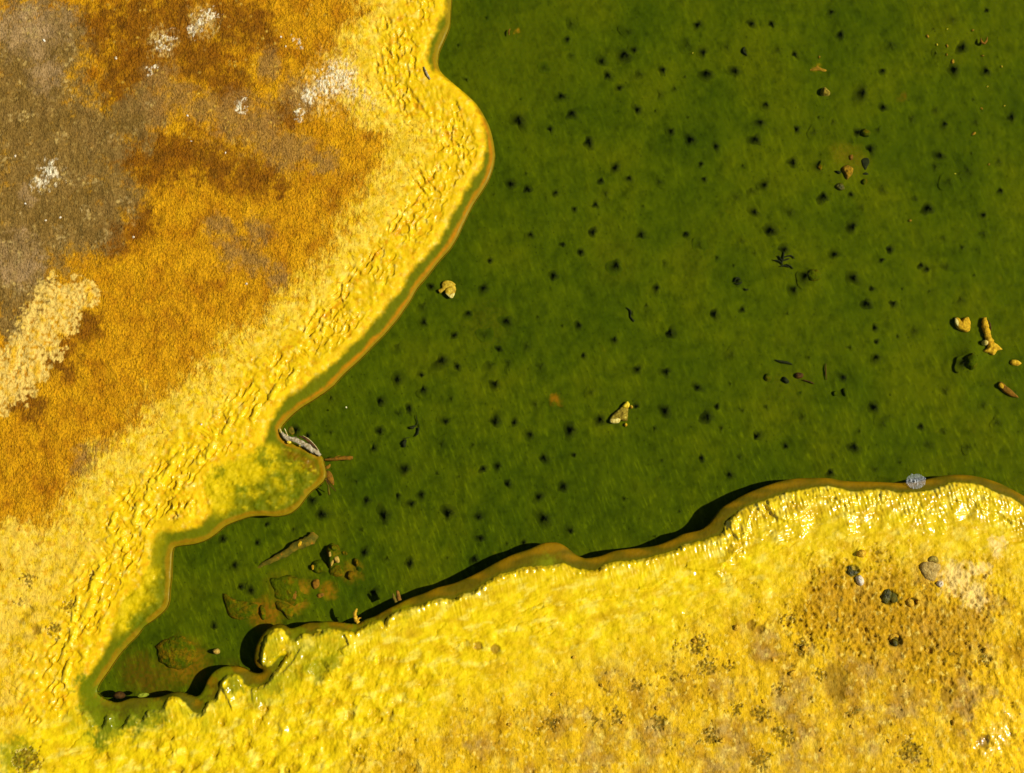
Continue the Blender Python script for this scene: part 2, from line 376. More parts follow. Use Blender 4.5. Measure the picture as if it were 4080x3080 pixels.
def blob(lst, soft=.5, amp=18, sc=30, seed=100):
    wu = px + 1.5*amp*fbm(px/sc, py/sc, seed, 4, .6); wv = py + 1.5*amp*fbm(px/sc, py/sc, seed+50, 4, .6)
    # traced in picture units; shift plane coordinates to picture units
    wu = wu + (u-px); wv = wv + (v-py)
    m = np.zeros(len(px))
    for a, b, r in lst:
        near = (np.abs(u-a) < r*1.6+amp*2) & (np.abs(v-b) < r*1.6+amp*2)
        d = np.hypot(wu[near]-a, wv[near]-b)
        m[near] = np.maximum(m[near], ss(r*(1.25+soft*.5), r*(.75-soft*.7), d))
    k = m > 0
    q_ = .58*fbm(px[k]/(sc*.45), py[k]/(sc*.45), seed+77, 4) + .25*perlin(px[k]/5, py[k]/8, seed+78)
    w_ = .12+.30*soft
    m[k] = ss(.5-w_, .5+w_, m[k]+q_*np.minimum(1, m[k]*3))
    return m
# --- zone masks
tanz = blob([(70,110,120),(60,250,150),(130,350,140),(200,300,90),(60,480,140),(180,470,90),(30,600,90),(110,90,70),(250,420,60),(300,250,60),(-150,300,260),(-150,600,160),(30,700,40)], .8, 30, 60, 200)
brown = blob([(215,60,50),(300,50,70),(400,60,80),(500,50,60),(290,130,75),(250,190,50),(345,110,60),(440,130,60),(560,60,50),(265,335,40),(330,345,70),(400,320,50),(470,360,60),(250,520,45),(300,480,45),(550,380,50),(600,400,30),(130,780,40),(190,700,40),(60,870,40),(620,250,40),(500,190,50)], 1.1, 30, 50, 210)
mauve = blob([(500,255,55),(560,275,55),(605,320,45),(440,235,35),(650,210,40),(470,490,30),(500,540,30),(550,560,35),(600,600,25),(200,980,32),(185,1020,28),(250,1000,30),(350,170,40),(580,140,30),(560,500,30),(60,1180,35),(330,230,40),(640,330,40),(380,210,40),(700,350,30)], 1.1, 24, 40, 220)
creamL = blob([(110,640,42),(170,640,40),(205,640,16),(90,700,50),(140,690,36),(60,760,48),(110,760,30),(35,830,44),(80,800,30),(-40,830,80)], .22, 22, 22, 230)
white = blob([(705,185,24),(745,165,38),(780,190,30),(815,225,20),(665,210,16),(800,200,14),(650,250,10),(430,52,14),(455,35,12),(350,95,12),(370,85,10),(415,70,10),(330,150,9),(110,375,20),(85,400,14),(645,90,8),(520,230,12)], .8, 26, 16, 240)
# left margin: bright yellow gel near the pool, feathered edge inland
edge = 165 + 28*n_lo + np.interp(v, [0,300,600,900,1200,1500], [5,20,0,25,60,200])
fib = perlin((px+.12*py)/6, (py-.12*px)/24, 301)
fib2 = perlin((px+.12*py)/3.6, (py-.12*px)/13, 305)
mar = 1-ss(-36, 36, inl-edge+26*fib+11*fib2+24*n_md+58*fbm(px/48,py/48,306,4,.6))
yelL = np.clip(mar, 0, 1)
cornerL = blob([(60,1330,150),(0,1500,200),(180,1250,100),(40,1180,60),(120,1560,120)], .6, 25, 50, 250)
yelL = np.maximum(yelL, cornerL)
lower_far = ss(150, 330, inl + 70*n_lo + 30*n_md + np.interp(u,[0,400,900,1500,2212],[-170,-120,0,60,120]))
tanB = blob([(2010,1340,110),(1900,1400,90),(2080,1480,90),(1900,1320,90),(1990,1240,60),(2110,1330,60),(1800,1300,50),(1700,1560,120),(1550,1620,90),(1400,1600,80),(1250,1620,90),(1050,1640,80),(1850,1620,120),(1980,1520,90),(1340,1480,50),(1100,1380,50),(1650,1380,50),(1500,1480,60),(1720,1470,60)], .9, 40, 55, 260)
# --- base colour
cA = lambda *c: lin(c)
def mix(a, b, k): return a*(1-k[:,None]) + b*k[:,None]
vary = np.clip(.5+.6*fbm(px/40, py/40, 401, 3), 0, 1)
C = mix(np.tile(cA(186,122,0), (len(px),1)), cA(220,164,8), vary)
C = mix(C, cA(160,96,0), ss(-.1, .5, fbm(px/60, py/60, 402, 5, .6))*.75)
C = mix(C, cA(226,166,10), ss(.05, .5, fbm(px/80, py/80, 404, 3))*.5)
C = mix(C, cA(130,78,0), brown*.9)
C = mix(C, cA(132,103,46), tanz*.93)
C = mix(C, cA(112,72,4), brown*ss(.0,.45,fbm(px/38,py/38,412,3))*.6)
C = mix(C, cA(176,142,88), tanz*blob([(70,60,75),(130,40,50),(100,170,40),(40,560,60),(60,420,20)], .8, 20, 40, 215)*.8)
C = mix(C, cA(116,88,28), tanz*np.clip(.2+1.1*fbm(px/70, py/70, 411, 3), 0, .8))
C = mix(C, cA(150,112,50), mauve*.8)
crL = creamL*ss(-.55, .1, fbm(px/9, py/9, 417, 3)+.35*n_md)
C = mix(C, mix(np.tile(cA(236,198,92),(len(px),1)), cA(228,176,36), ss(0,.5,n_md)), crL)
tw1, tw2, twr = worley(px/13+.4*n_md, py/13, 418)
clus = ss(.12, .45, fbm(px/48, py/48, 419, 3))
C = mix(C, cA(206,172,86), tanz*ss(.42, .15, tw1)*ss(.55,.8,twr)*np.clip(.25+1.3*clus,0,1)*.95)
C = mix(C, cA(190,160,90), tanz*clus*ss(-.1,.3,fbm(px/9,py/9,420,3))*.75)
C = mix(C, cA(96,76,20), tanz*ss(.25, .5, perlin(px/4.5, py/4.5, 426))*.35)
C = mix(C, cA(240,196,70), (1-tanz)*ss(.36,.1,tw1)*ss(.7,.85,twr)*ss(500,100,v)*ss(-.1,.3,n_lo)*.8)
halo = blob([(745,175,60),(690,200,45),(790,215,45),(440,50,30),(350,90,30),(840,150,40)], 1.2, 26, 26, 241)
C = mix(C, cA(242,206,110), halo*ss(-.3,.3,fbm(px/8,py/14,427,3))*.8)
C = mix(C, cA(252,236,186), white*ss(-.35, .2, fbm(px/6, py/9, 416, 3)))
yel = mix(np.tile(cA(222,174,0), (len(px),1)), cA(242,204,8), np.clip(.5+.8*n_md, 0, 1))
yel = mix(yel, cA(244,206,62), ss(.42, .75, inl/np.maximum(edge, 1)+.1*n_md)*ss(-.4, .25, fbm(px/20,py/20,423,3))*.85)
yel = mix(yel, cA(206,140,0), ss(.0,.25,fbm(px/24,py/24,424,3))*ss(9,2,np.abs(inl-78-10*n_lo))*ss(1000,800,v)*.8)
yel = mix(yel, cA(150,112,8), ss(.42,.6,perlin(px/7,py/7,425)+.25*n_lo)*ss(70,110,inl)*.55)
yel = mix(yel, cA(250,222,98), ss(.08, .45, fbm(px/17, py/17, 430, 4, .6))*.6)
yel = mix(yel, cA(216,148,0), ss(.05, .5, fbm(px/15, py/15, 421, 3))*.6)
yel = mix(yel, cA(214,176,6), ss(.1, .5, fbm(px/70, py/70, 422, 3))*.5)
yel = mix(yel, cA(238,196,66), cornerL*ss(60,160,inl)*ss(-.3,.4,n_md)*.8)
C = mix(C, yel, yelL)
c1w, c2w, crw = worley((px+5*n_md)/26, (py+5*n_lo)/26, 428)
C = mix(C, cA(134,104,14), ss(.36,.12,c1w+.2*perlin(px/6,py/6,429))*ss(.55,.62,crw)*(1-B)*ss(1080,1200,v)*ss(90,160,inl)*yelL*.55*ss(-.2,.3,n_lo))
# lower bank
lem = mix(np.tile(cA(222,184,0), (len(px),1)), cA(246,215,8), np.clip(.45+.9*fbm(px/22, py/30, 431, 3), 0, 1))
lem = mix(lem, cA(208,164,2), ss(.0, .45, fbm(px/70, py/36, 433, 3))*.65)
fcol = mix(np.tile(cA(226,180,8), (len(px),1)), cA(186,138,4), ss(-.15, .5, fbm(px/75, py/75, 441, 4)))
fcol = mix(fcol, cA(192,144,6), blob([(1880,1330,80),(1960,1350,70),(1820,1270,50),(1900,1250,40)], .9, 30, 50, 261)*.7)
fcol = mix(fcol, cA(242,208,72), ss(.05, .5, fbm(px/38, py/55, 443, 4, .6))*.7)
fcol = mix(fcol, mix(np.tile(cA(176,142,72),(len(px),1)), cA(172,124,28), ss(-.2,.3,n_md)), np.minimum(1,tanB*1.2)*ss(-.25, .4, fbm(px/70, py/70, 445, 5, .65))*.8)
lem = mix(lem, cA(250,226,84), ss(.02, .42, fbm((px-.3*py)/44, (py+.3*px)/24, 434, 5, .6))*.7)
lem = mix(lem, cA(206,166,0), ss(.12, .5, fbm((px-.3*py)/38, (py+.3*px)/20, 435, 5, .6))*.55)
CB = mix(lem, fcol, lower_far)
CB = mix(CB, mix(np.tile(cA(198,148,2),(len(px),1)), cA(166,124,4), ss(-.1,.4,fbm(px/18,py/18,446,4))), blob([(1880,1340,95),(1970,1360,90),(1810,1270,60),(1920,1260,50),(2060,1380,60),(1990,1440,70),(1770,1330,50)], 1.2, 34, 50, 262)*.8)
CB = mix(CB, cA(250,214,120), blob([(2060,1250,36),(2100,1290,30),(2110,1230,20),(2150,1180,20)], .9, 20, 25, 265)*.8)
CB = mix(CB, cA(246,196,14), blob([(2160,1560,60),(2190,1480,40),(2130,1640,50),(2170,1640,50)], .7, 15, 25, 266)*.9)
C = mix(C, CB, B)
green = blob([(210,1540,34),(240,1580,24),(280,1540,26),(250,1480,14),(690,1445,26),(720,1430,18),(220,1610,18),(40,1630,40),(590,1480,22)], .9, 12, 22, 270)
C = mix(C, cA(128,132,6), green*.7)
C = mix(C, cA(178,168,8), B*ss(90, 10, inl)*ss(900, 500, u)*ss(-.2,.4,n_md)*.7)
c45 = s45 = .7071
# --- lip (under the skin of water)
wob = 3.5*perlin(px/30, py/30, 452)+1.2*n_hi
orange = ss(2, 8, sP)*(1-ss(7, 15, sP+wob))*ss(60, 260, v)*np.clip(.75+.5*fbm(px/50,py/50,457,2)+.25*perlin((px*c45-py*s45)/3,(px*s45+py*c45)/30,458), 0, 1)
lipL = mix(np.tile(cA(142,118,4), (len(px),1)), mix(np.tile(cA(196,122,0),(len(px),1)), cA(150,112,2), ss(780,1080,v)), orange)
lipL = mix(lipL, cA(104,110,0), ss(8, 16, sP+wob)*ss(1.2, .6, t)*.92)
shelf = ss(40, 60, wid)
sh = mix(np.tile(cA(206,178,0), (len(px),1)), cA(120,118,0), ss(.15, .75, .55*fbm(px/46, py/34, 451, 4)+.95*(1-t)**1.2))
sh = mix(sh, cA(128,92,0), blob([(640,970,26),(670,985,24),(690,1010,18),(615,955,16)], .9, 10, 24, 276)*.9)
sh = mix(sh, cA(226,196,20), ss(.1,.5,fbm(px/20,py/16,454,3))*.6)
lipL = mix(lipL, sh, shelf*ss(8, 26, sP))
lipB = mix(np.tile(cA(100,86,0), (len(px),1)), cA(146,108,0), ss(.95, .2, t)*ss(-.4,.4,perlin(px/60,py/20,453)))  # lower lip darker than the left one: shade of its tilted-away face in the colour
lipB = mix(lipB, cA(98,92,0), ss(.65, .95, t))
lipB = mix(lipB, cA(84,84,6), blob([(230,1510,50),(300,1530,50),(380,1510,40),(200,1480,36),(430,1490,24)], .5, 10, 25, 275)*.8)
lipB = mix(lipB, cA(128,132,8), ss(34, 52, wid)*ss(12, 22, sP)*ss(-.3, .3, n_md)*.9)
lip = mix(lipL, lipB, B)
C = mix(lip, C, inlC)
fold = blob([(560,985,20),(600,1040,24),(520,1060,16),(640,1060,18),(575,1000,14),(470,1020,14),(560,1090,14),(640,1030,12),(300,1350,22),(270,1400,18),(330,1200,12)], 1.0, 12, 22, 277)
C = mix(C, cA(96,108,0), fold*.75*ss(-.4,.2,n_md))
C = mix(C, cA(110,118,0), blob([(200,1510,34),(240,1560,34),(290,1565,26),(340,1550,22),(215,1590,24),(180,1470,20),(430,1540,14)], 1.1, 16, 24, 279)*.95*ss(-.6,.1,n_md+.3*n_hi))
C = mix(C, cA(150,146,0), B*blob([(660,1420,40),(720,1400,34),(620,1460,30),(560,1500,26),(800,1350,24),(585,1395,26),(870,1320,18)], 1.2, 20, 30, 281)*.6)
C = mix(C, cA(120,124,0), B*blob([(480,1450,26),(510,1480,20),(440,1500,16),(330,1540,26),(640,1370,16),(700,1360,16),(760,1350,14),(230,1560,24)], 1.0, 14, 22, 278)*.75)

# --- relief
a_ = radians(50)                             # run of the shore on the left bank
def aniso(ang, sa, sb, seed, f=perlin):
    c_, s_ = math.cos(ang), math.sin(ang)
    return f((px*c_+py*s_)/sa, (-px*s_+py*c_)/sb, seed)
h = np.zeros(len(px))
crestL = 2.2*ss(0, 22, inl) + 2*ss(20, 120, inl)
wetR = ss(1450, 1620, u)*B
crestB = 5.5*ss(0, 7+7*wetR, inl) + 4*ss(10, 160, inl)
h += 1.2 + crestL*(1-B) + crestB*B + 2.2*n_lo + 1.3*n_md
strip = (1-B)*ss(10, 22, inl)*(1-ss(85, 125, inl + 20*n_lo))
# pits of the gel margin: run parallel to the shore
ang = np.interp(v, [0,150,330,450,900,1100,1300,1600], [80,60,80,118,128,125,112,105])
ar = np.radians(ang); wx = 5*perlin(px/22, py/22, 501); wy = 5*perlin(px/22, py/22, 502)
c1_, s1_ = math.cos(radians(125)), math.sin(radians(125)); c2_, s2_ = math.cos(radians(80)), math.sin(radians(80))
def pits(c_, s_, sa, sb, seed):
    f1, f2, rid = worley(((px+wx)*c_+(py+wy)*s_)/sa, (-(px+wx)*s_+(py+wy)*c_)/sb, seed)
    return np.clip(1-(f1/.56)**2.2, 0, 1)*ss(.15, .3, rid), f1, f2
pa, f1a, f2a = pits(c1_, s1_, 24, 11, 511)
pb, f1b, f2b = pits(c2_, s2_, 19, 11, 521)
top = ss(470, 400, v)
pit = pa*(1-top) + pb*top
dens = ss(-.12, .22, fbm(px/70, py/70, 531, 2)+.35*blob([(985,300,40),(960,400,40),(900,470,40),(830,570,40),(700,700,50),(330,1080,60),(210,1250,60)], .8, 8, 30, 280))
h -= 8.0*pit*strip*dens
h += 1.5*strip*aniso(radians(-50), 10, 19, 541)*(1-top) + 1.3*strip*aniso(radians(-10), 9, 18, 542)*top + 2.2*strip*fbm(px/17,py/17,543,3)
worm = np.abs(aniso(radians(-55), 14, 34, 551))
h -= 2.4*ss(.12, .0, worm)*ss(-.1,.3,fbm(px/60,py/60,553,2))*(1-B)*ss(18, 40, inl)*(1-ss(130, 200, inl))
# big soft bulges in the lower left corner of the left bank
bulge, bf2, _ = worley((px*c1_+py*s1_)/34, (-px*s1_+py*c1_)/16, 561)
h += 3.0*ss(.0,.3,fbm(px/50,py/50,563,2))*ss(.62, .1, bulge+.2*n_md)*(1-B)*ss(8, 24, inl)*(1-ss(110, 170, inl))*ss(850, 1000, v)
# feathery crust and granular crust
crust = (1-yelL)*(1-B)
gm = np.clip(.75+1.1*fbm(px/55,py/55,573,3)-.5*mauve-.25*brown, .12, 1.5)
h += crust*(1-tanz)*gm*(1.6*aniso(radians(20), 4.4, 7, 571)+1.9*aniso(radians(12), 8, 13, 572)*np.clip(.5+fbm(px/40,py/40,574,2),0,1.3)) + crust*3.5*fbm(px/30,py/30,577,2)
h += crust*tanz*(.7*perlin(px/6, py/6, 575)+1.2*ss(.4,.7,perlin(px/12,py/12,576)))
h += (1-B)*ss(.3,.7,yelL)*(1-strip)*((1.1*fib+.6*fib2)*ss(1250,1000,v)*.7*(1-ss(1.2,.9,inl/np.maximum(edge,1))*.6)+2.2*fbm(px/19,py/19,583,3))*ss(90,150,inl)
h += 3*white*np.abs(perlin(px/5, py/5, 581)) + 1.6*creamL*fbm(px/12, py/12, 582, 3)
# lower bank: fine pleats running down to the water, rolls, dimples and crumbs
pleat = perlin((px*.97-py*.22+3*n_md)/4.2, (px*.22+py*.97)/34, 601)
wetR = ss(1450, 1620, u)*B
b1_, b2_, br_ = worley((px*.97-py*.22)/7.5, (px*.22+py*.97)/12, 607)
h += B*(1.6+1.0*wetR)*np.clip(1-(b1_/.6)**2, 0, 1)*ss(-1, 3, inl)*(1-ss(7+34*wetR, 14+60*wetR, inl))*ss(-.35,.2,fbm(px/40,py/40,608,2)+.6*(inl<9))
gl_ = blob([(1720,1140,22),(1752,1116,22),(1692,1152,14),(1850,1130,26),(1880,1124,14),(1640,1098,14),(2010,1130,30),(1960,1110,20),(2100,1120,20),(1600,1200,12),(1560,1245,14),(1660,1085,14),(1780,1065,16),(1840,1060,16),(1910,1062,18),(1990,1066,16),(2060,1066,18),(2130,1075,18)], .9, 8, 14, 609)
h += gl_*(1.0*np.clip(1-(b1_/.6)**2, 0, 1)+2.5*perlin((px+.3*py+5*n_md)/25, py/32, 610))
h += B*(.8+1.0*wetR)*pleat*ss(0, 4, inl)*(1-ss(22, 70+30*wetR, inl))*np.clip(.8+.8*n_md,.2,1.5)
roll = perlin((px*.94-py*.34)/46+.4*n_md, (px*.34+py*.94)/15, 603)
h += B*(1.3+1.9*wetR)*roll*(1-ss(55, 120, inl))*ss(6, 20, inl)
roll2 = np.abs(perlin((px*.94-py*.34)/110+.3*n_md, (px*.34+py*.94+9*n_md)/26, 605))
h -= B*2.0*ss(.16, 0, roll2)*ss(-.1,.4,n_lo)*ss(20, 40, inl)*(1-ss(140, 200, inl))
h += B*3.8*fbm(px/34, py/22, 611, 4)*ss(20, 80, inl)
q1, q2, qr = worley((px+3*n_md*2)/21, (py)/23, 621)
dim = ss(.46, .22, q1+.1*n_hi)*ss(.5, .62, qr)
h -= B*1.6*dim*ss(-.1,.3,fbm(px/80,py/80,622,2))*ss(60, 160, inl)
w1, w2, wr = worley((px+4*n_md)/11, (py+3*n_hi)/12, 631)
dim2 = ss(.5, .2, w1)*ss(.55, .65, wr)
farB = B*lower_far
fm = np.clip(.7+1.2*fbm(px/60,py/60,633,3),.1,1.5)
h -= 1.6*farB*dim2*fm*ss(.1,.5,fbm(px/42,py/42,634,2))
h += 1.5*farB*ss(.45,.2,w1)*ss(.2,.1,wr)
h += farB*fm*(.45*perlin(px/4.6, py/7.5, 641)+.35*n_hi) + farB*3.0*fbm(px/46,py/60,642,3)
hb = blob([(700,1560,200),(500,1600,160),(850,1500,90),(330,1600,120)], .6, 20, 50, 290)*B
e1, e2, _ = worley(px/20, (py-.4*px)/30, 651)
h += hb*(4.2*fbm((px+.35*py)/26, (py-.35*px)/52, 652, 4)+1.2*ss(.0,.4,e2-e1)*ss(0,.3,n_lo))*ss(8, 30, inl)
g1, g2, gr_ = worley((px+6*n_md)/27, (py+.3*px)/34, 653)
gp = ss(.46, .14, g1+.25*fbm(px/12,py/12,655,2))*ss(.35,.5,gr_)*hb*ss(20,60,inl)
gp = gp*ss(-.25,.25,fbm(px/70,py/60,654,2)); h -= 4.2*gp; C = mix(C, cA(186,146,0), gp*.7)
amb = B*blob([(1880,1320,140),(1990,1360,120),(1790,1270,80),(2100,1300,90),(2060,1430,90),(1750,1350,80)], 1.0, 30, 50, 263)
a1_, a2_, a3_ = worley((px+4*n_md)/13, (py+4*n_hi)/13, 692)
h += amb*(2.6*np.abs(perlin(px/11+.4*n_md, py/10, 693))-3.0*ss(.5,.15,a1_)*ss(.45,.6,a3_)+1.6*ss(.5,.2,a1_)*ss(.25,.15,a3_))
C = mix(C, cA(250,220,96), farB*ss(.18,.42,fbm(px/12,py/14,694,4))*.6)
C = mix(C, cA(140,104,6), amb*ss(.5,.15,a1_)*ss(.45,.6,a3_)*.5)
def seg(pts):
    d = np.full(len(px), 99.0); sg = np.ones(len(px)); a = np.array(pts, float)
    nr = np.flatnonzero((u > a[:,0].min()-60) & (u < a[:,0].max()+60) & (v > a[:,1].min()-60) & (v < a[:,1].max()+60))
    U_, V_ = u[nr]+3*n_md[nr]+1.5*n_hi[nr], v[nr]+3*n_lo[nr]+1.2*n_hi[nr]; D = np.full(len(nr), 99.0); G = np.ones(len(nr)); E_ = np.zeros(len(nr))
    for i in range(len(a)-1):
        e0, e1 = a[i+1]-a[i]; L_ = math.hypot(e0, e1); tt = ((U_-a[i,0])*e0+(V_-a[i,1])*e1)/L_**2; tc = np.clip(tt, 0, 1)
        q = np.hypot(U_-a[i,0]-tc*e0, V_-a[i,1]-tc*e1); n_ = q < D
        D = np.where(n_, q, D); G = np.where(n_, np.sign((U_-a[i,0])*e1-(V_-a[i,1])*e0), G)
        E_ = np.where(n_, np.where((i == 0) & (tt < 0) | (i == len(a)-2) & (tt > 1), 1, 0), E_)
    return nr, D, G, E_
# (points, height of the step on the left-hand side of the walk, run-out)
for pts, a_h, run in [([(1651,1092),(1671,1120),(1701,1130),(1736,1110),(1756,1085)],5,26),([(1481,1230),(1521,1235),(1556,1232),(1576,1210),(1596,1190)],4.5,26),([(1176,1317),(1206,1312),(1236,1307),(1276,1297),(1330,1290)],3.6,20),([(1381,1275),(1411,1270),(1436,1252)],3.5,16),
    ([(1571,1112),(1578,1150),(1594,1172),(1609,1168),(1618,1130),(1628,1100)],4.5,20),([(1840,1112),(1866,1116),(1886,1098)],4,20),([(1985,1112),(2012,1092),(2050,1082),(2090,1088)],-3.5,18),([(1760,1080),(1800,1078),(1822,1092)],3.5,16),([(2110,1100),(2150,1108),(2180,1130)],3.5,16),
    ([(856,93),(858,133),(860,160),(880,187),(900,217),(916,240),(930,262)],-3.2,16),([(950,277),(938,317),(936,353),(940,377),(913,403)],-4,14),([(800,470),(835,452),(862,430)],-3,14),([(560,820),(600,800),(640,770),(660,735)],-3.4,16),([(437,1034),(441,1060),(452,1088),(446,1112)],3.2,16),([(640,1360),(700,1352),(745,1372),(752,1392),(735,1402)],4.5,22),([(650,1400),(632,1430),(610,1452)],-3.5,16),([(480,1430),(474,1470),(486,1500),(500,1530)],4,18),([(545,1440),(541,1480),(548,1520)],-3.5,14)]:
    nr, D, G, E_ = seg(pts)
    a_h = a_h*(.4 if a_h < 0 and pts[0][0] < 960 and pts[0][1] < 900 else .85)
    h[nr] += abs(a_h)*np.where(G > 0, ss(run, 2.5, D)*ss(0, 4.0, D), 0)*(1-E_*ss(0,8,D)) - .3*abs(a_h)*np.where(G <= 0, ss(run*.5, 0, D)*ss(0,2,D), 0)*(1-E_*ss(0,8,D))
worms = [((220,1221),(200,1271),10),((200,1302),(180,1338),8),((460,965),(433,999),7.5),((417,975),(387,988),7),((387,988),(363,1015),8),((363,1015),(322,1064),8),((300,1090),(292,1130),6),((330,1040),(318,1075),6.5),((262,1150),(238,1168),7),((560,875),(545,905),6),((600,835),(585,858),6),((640,800),(622,828),6),((160,1360),(146,1400),7),((172,1290),(160,1340),5),((150,1430),(140,1470),6),((265,1170),(270,1185),8),((250,1110),(242,1132),5),((500,905),(485,935),5),((470,1040),(468,1060),6)]
wmask = np.zeros(len(px))
for (a0,a1),(b0,b1),r in worms:
    nr, D, G, E_ = seg([(a0,a1),(b0,b1)])
    k_ = np.sqrt(np.clip(1-(D/(r*1.15))**2, 0, 1)); wmask[nr] = np.maximum(wmask[nr], k_)
h = h*(1-.5*wmask) + 6.2*wmask
C = mix(C, cA(240,204,20), wmask*.7*ss(.2,.6,wmask))
# the rounded lobes of the tongue root and the yellow knob stand proud
for a, b_, r, k_ in [(390,1090,44,4),(470,1060,26,2.5),(588,1398,30,2)]:
    h += k_*ss(1.1, .3, np.hypot(u-a, v-b_)/r)
# gouges and holes one can see on the lower bank
for a, b_, r, dep, r2 in [(1838,1232,17,7,.8),(1917,1290,20,8,.9),(1968,1300,13,6,.8),(1930,1382,19,8,.8),(1800,1472,30,4,1.6),(1033,1395,11,3,1),(1070,1402,12,3,1),(1006,1390,9,2,1),(1855,1200,16,-4,1),(2120,1600,14,5,1.3),(2040,1500,14,4,1.5),(2005,1405,10,3,1),(1620,1350,12,4,1),(1640,1360,10,3,1),(690,1445,22,5,1),(585,1215,10,2,1),(90,1620,0.1,0,1),(60,1320,14,3,1),(80,1360,12,4,1)]:
    if r < 1: continue
    d = np.hypot((u-a)+3*n_hi, (v-b_)/r2+3*n_md)/r
    h -= dep*ss(1.15, .55, d)
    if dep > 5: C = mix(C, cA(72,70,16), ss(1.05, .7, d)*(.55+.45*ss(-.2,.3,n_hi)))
    elif r2 > 1.2 or (dep in (3, 4) and r < 13): C = mix(C, cA(150,112,16), ss(1.1, .6, d)*.8)
crumb = blob([(1500,1395,16),(1515,1380,10),(1460,1395,8),(1525,1440,18),(1680,1490,14),(1575,1440,12),(1420,1560,18),(1190,1560,16),(1285,1555,14),(1330,1545,12),(1730,1400,14),(1770,1455,12),(1590,1530,14),(1640,1540,16),(1370,1480,12),(1475,1460,8),(60,1640,30),(120,1360,14),(60,1250,14),(155,1310,12),(45,1300,10),(2120,1420,14),(1690,1590,20),(1530,1590,16),(1840,1540,12),(1700,1340,12),(1640,1640,20),(1960,1620,24),(200,1240,8)], .3, 20, 13, 295)
w1_, w2_, wr_ = worley((px+5*n_md)/24, (py+4*n_md)/26, 673)
spot = ss(.20, .34, fbm(px/15,py/13,674,5,.62)+.22*perlin(px/75,py/75,678)-.06)*np.clip(farB+B*ss(40,140,inl)*.5,0,1)*ss(-.15,.25,fbm(px/110,py/110,675,2))
C = mix(C, mix(np.tile(cA(122,92,4),(len(px),1)), cA(90,84,8), ss(0,.4,perlin(px/5,py/5,676))), spot*.8)
h -= 2.2*spot
C = mix(C, mix(np.tile(cA(124,94,6),(len(px),1)), cA(84,80,10), ss(0,.4,perlin(px/5,py/5,677))), crumb*.85*ss(-.5,.1,fbm(px/6,py/6,679,3)))
C = mix(C, cA(248,218,112), ss(.05,.3,crumb)*ss(.95,.6,crumb)*ss(-.1,.3,fbm(px/8,py/8,680,2))*.8)
h += 2.0*ss(.02,.3,crumb)*ss(.95,.5,crumb)*np.abs(n_hi)
C = mix(C, cA(236,200,96), B*lower_far*dim2*.0)
h -= 3.0*crumb*np.clip(.6+fbm(px/6,py/6,661,2),0,1.5)
specks = ss(.46, .6, perlin(px/5.5, py/5.5, 671))*ss(.0, .3, fbm(px/45, py/45, 672, 2))
C = mix(C, cA(132,96,20), specks*np.clip(yelL*(1-B)*ss(60,120,inl)+farB, 0, 1)*.6)
# glossy beads along the crest and broad wet flanks that face the sun
def flank(a, b_, r, k=1.0):
    nr = np.flatnonzero((np.abs(u-a) < 3*r) & (np.abs(v-b_) < 3*r))
    g_ = np.exp(-(((u[nr]-a)**2+(v[nr]-b_)**2)/(r*r)))
    h[nr] += k*g_*(-(.43-.13*(a-1106)/700)*(u[nr]-a)+.04*(v[nr]-b_)); WF[nr] = np.maximum(WF[nr], np.minimum(1, g_*2.2))
WF = np.zeros(len(px)); rg = random.Random(3)
cp = smooth(crest); acc = 0
for i in range(len(cp)-1):
    a, b_ = cp[i]
    if not (560 < a < 2210 and b_ > 1010) or (a < 1000 and b_ < 1200): continue
    acc += math.hypot(*(cp[i+1]-cp[i]))
    if acc < rg.uniform(7, 12): continue
    acc = 0
    if rg.random() < (.12 if a > 1480 else .4 if a > 850 else .8): continue
    fx = float(samp(SDQ, np.array([a+4]), np.array([b_]))[0]-samp(SDQ, np.array([a-4]), np.array([b_]))[0])/8; fy = float(samp(SDQ, np.array([a]), np.array([b_+4]))[0]-samp(SDQ, np.array([a]), np.array([b_-4]))[0])/8
    o_ = rg.uniform(7, 11)+(4 if a > 1480 else 0); flank(a+fx*o_, b_+fy*o_, rg.uniform(4, 6.5)*(1.25 if a > 1480 else 1), 1.25)
for a, b_, r in [(1728,1132,15),(1750,1112,12),(1700,1146,11),(1738,1150,8),(1855,1128,15),(1838,1136,10),(1880,1118,10),(1685,1165,8),(1595,1195,9),(1580,1212,8),(1645,1098,9),(2070,1118,10),(2040,1122,8),(1780,1090,9),(1795,1074,8),(2012,1138,8),(2120,1090,8),(1915,1080,8),(1960,1078,8),(1880,1070,8),(1555,1238,7),(1500,1240,5),(2005,1095,7),(2150,1120,7),(620,1572,8),(612,1562,5),(1475,1325,4),(570,1472,6),(495,1490,5),(528,1456,5),(2135,1610,7),(2118,1618,5),(2150,1605,6),(2172,1580,6),(355,1150,6),(262,1540,3)]:
    flank(a, b_, r*(1.9 if a > 1450 and r > 9 else 1.3), 1.15)
for _ in range(150):
    a = rg.uniform(1560, 2195); b_ = np.interp(a, [1560,1700,1900,2195], [1135,1070,1050,1085])+rg.uniform(6, 62)*(.6+.4*math.sin(a/50)); flank(a, b_, rg.uniform(2.6, 5.5), 1.3)
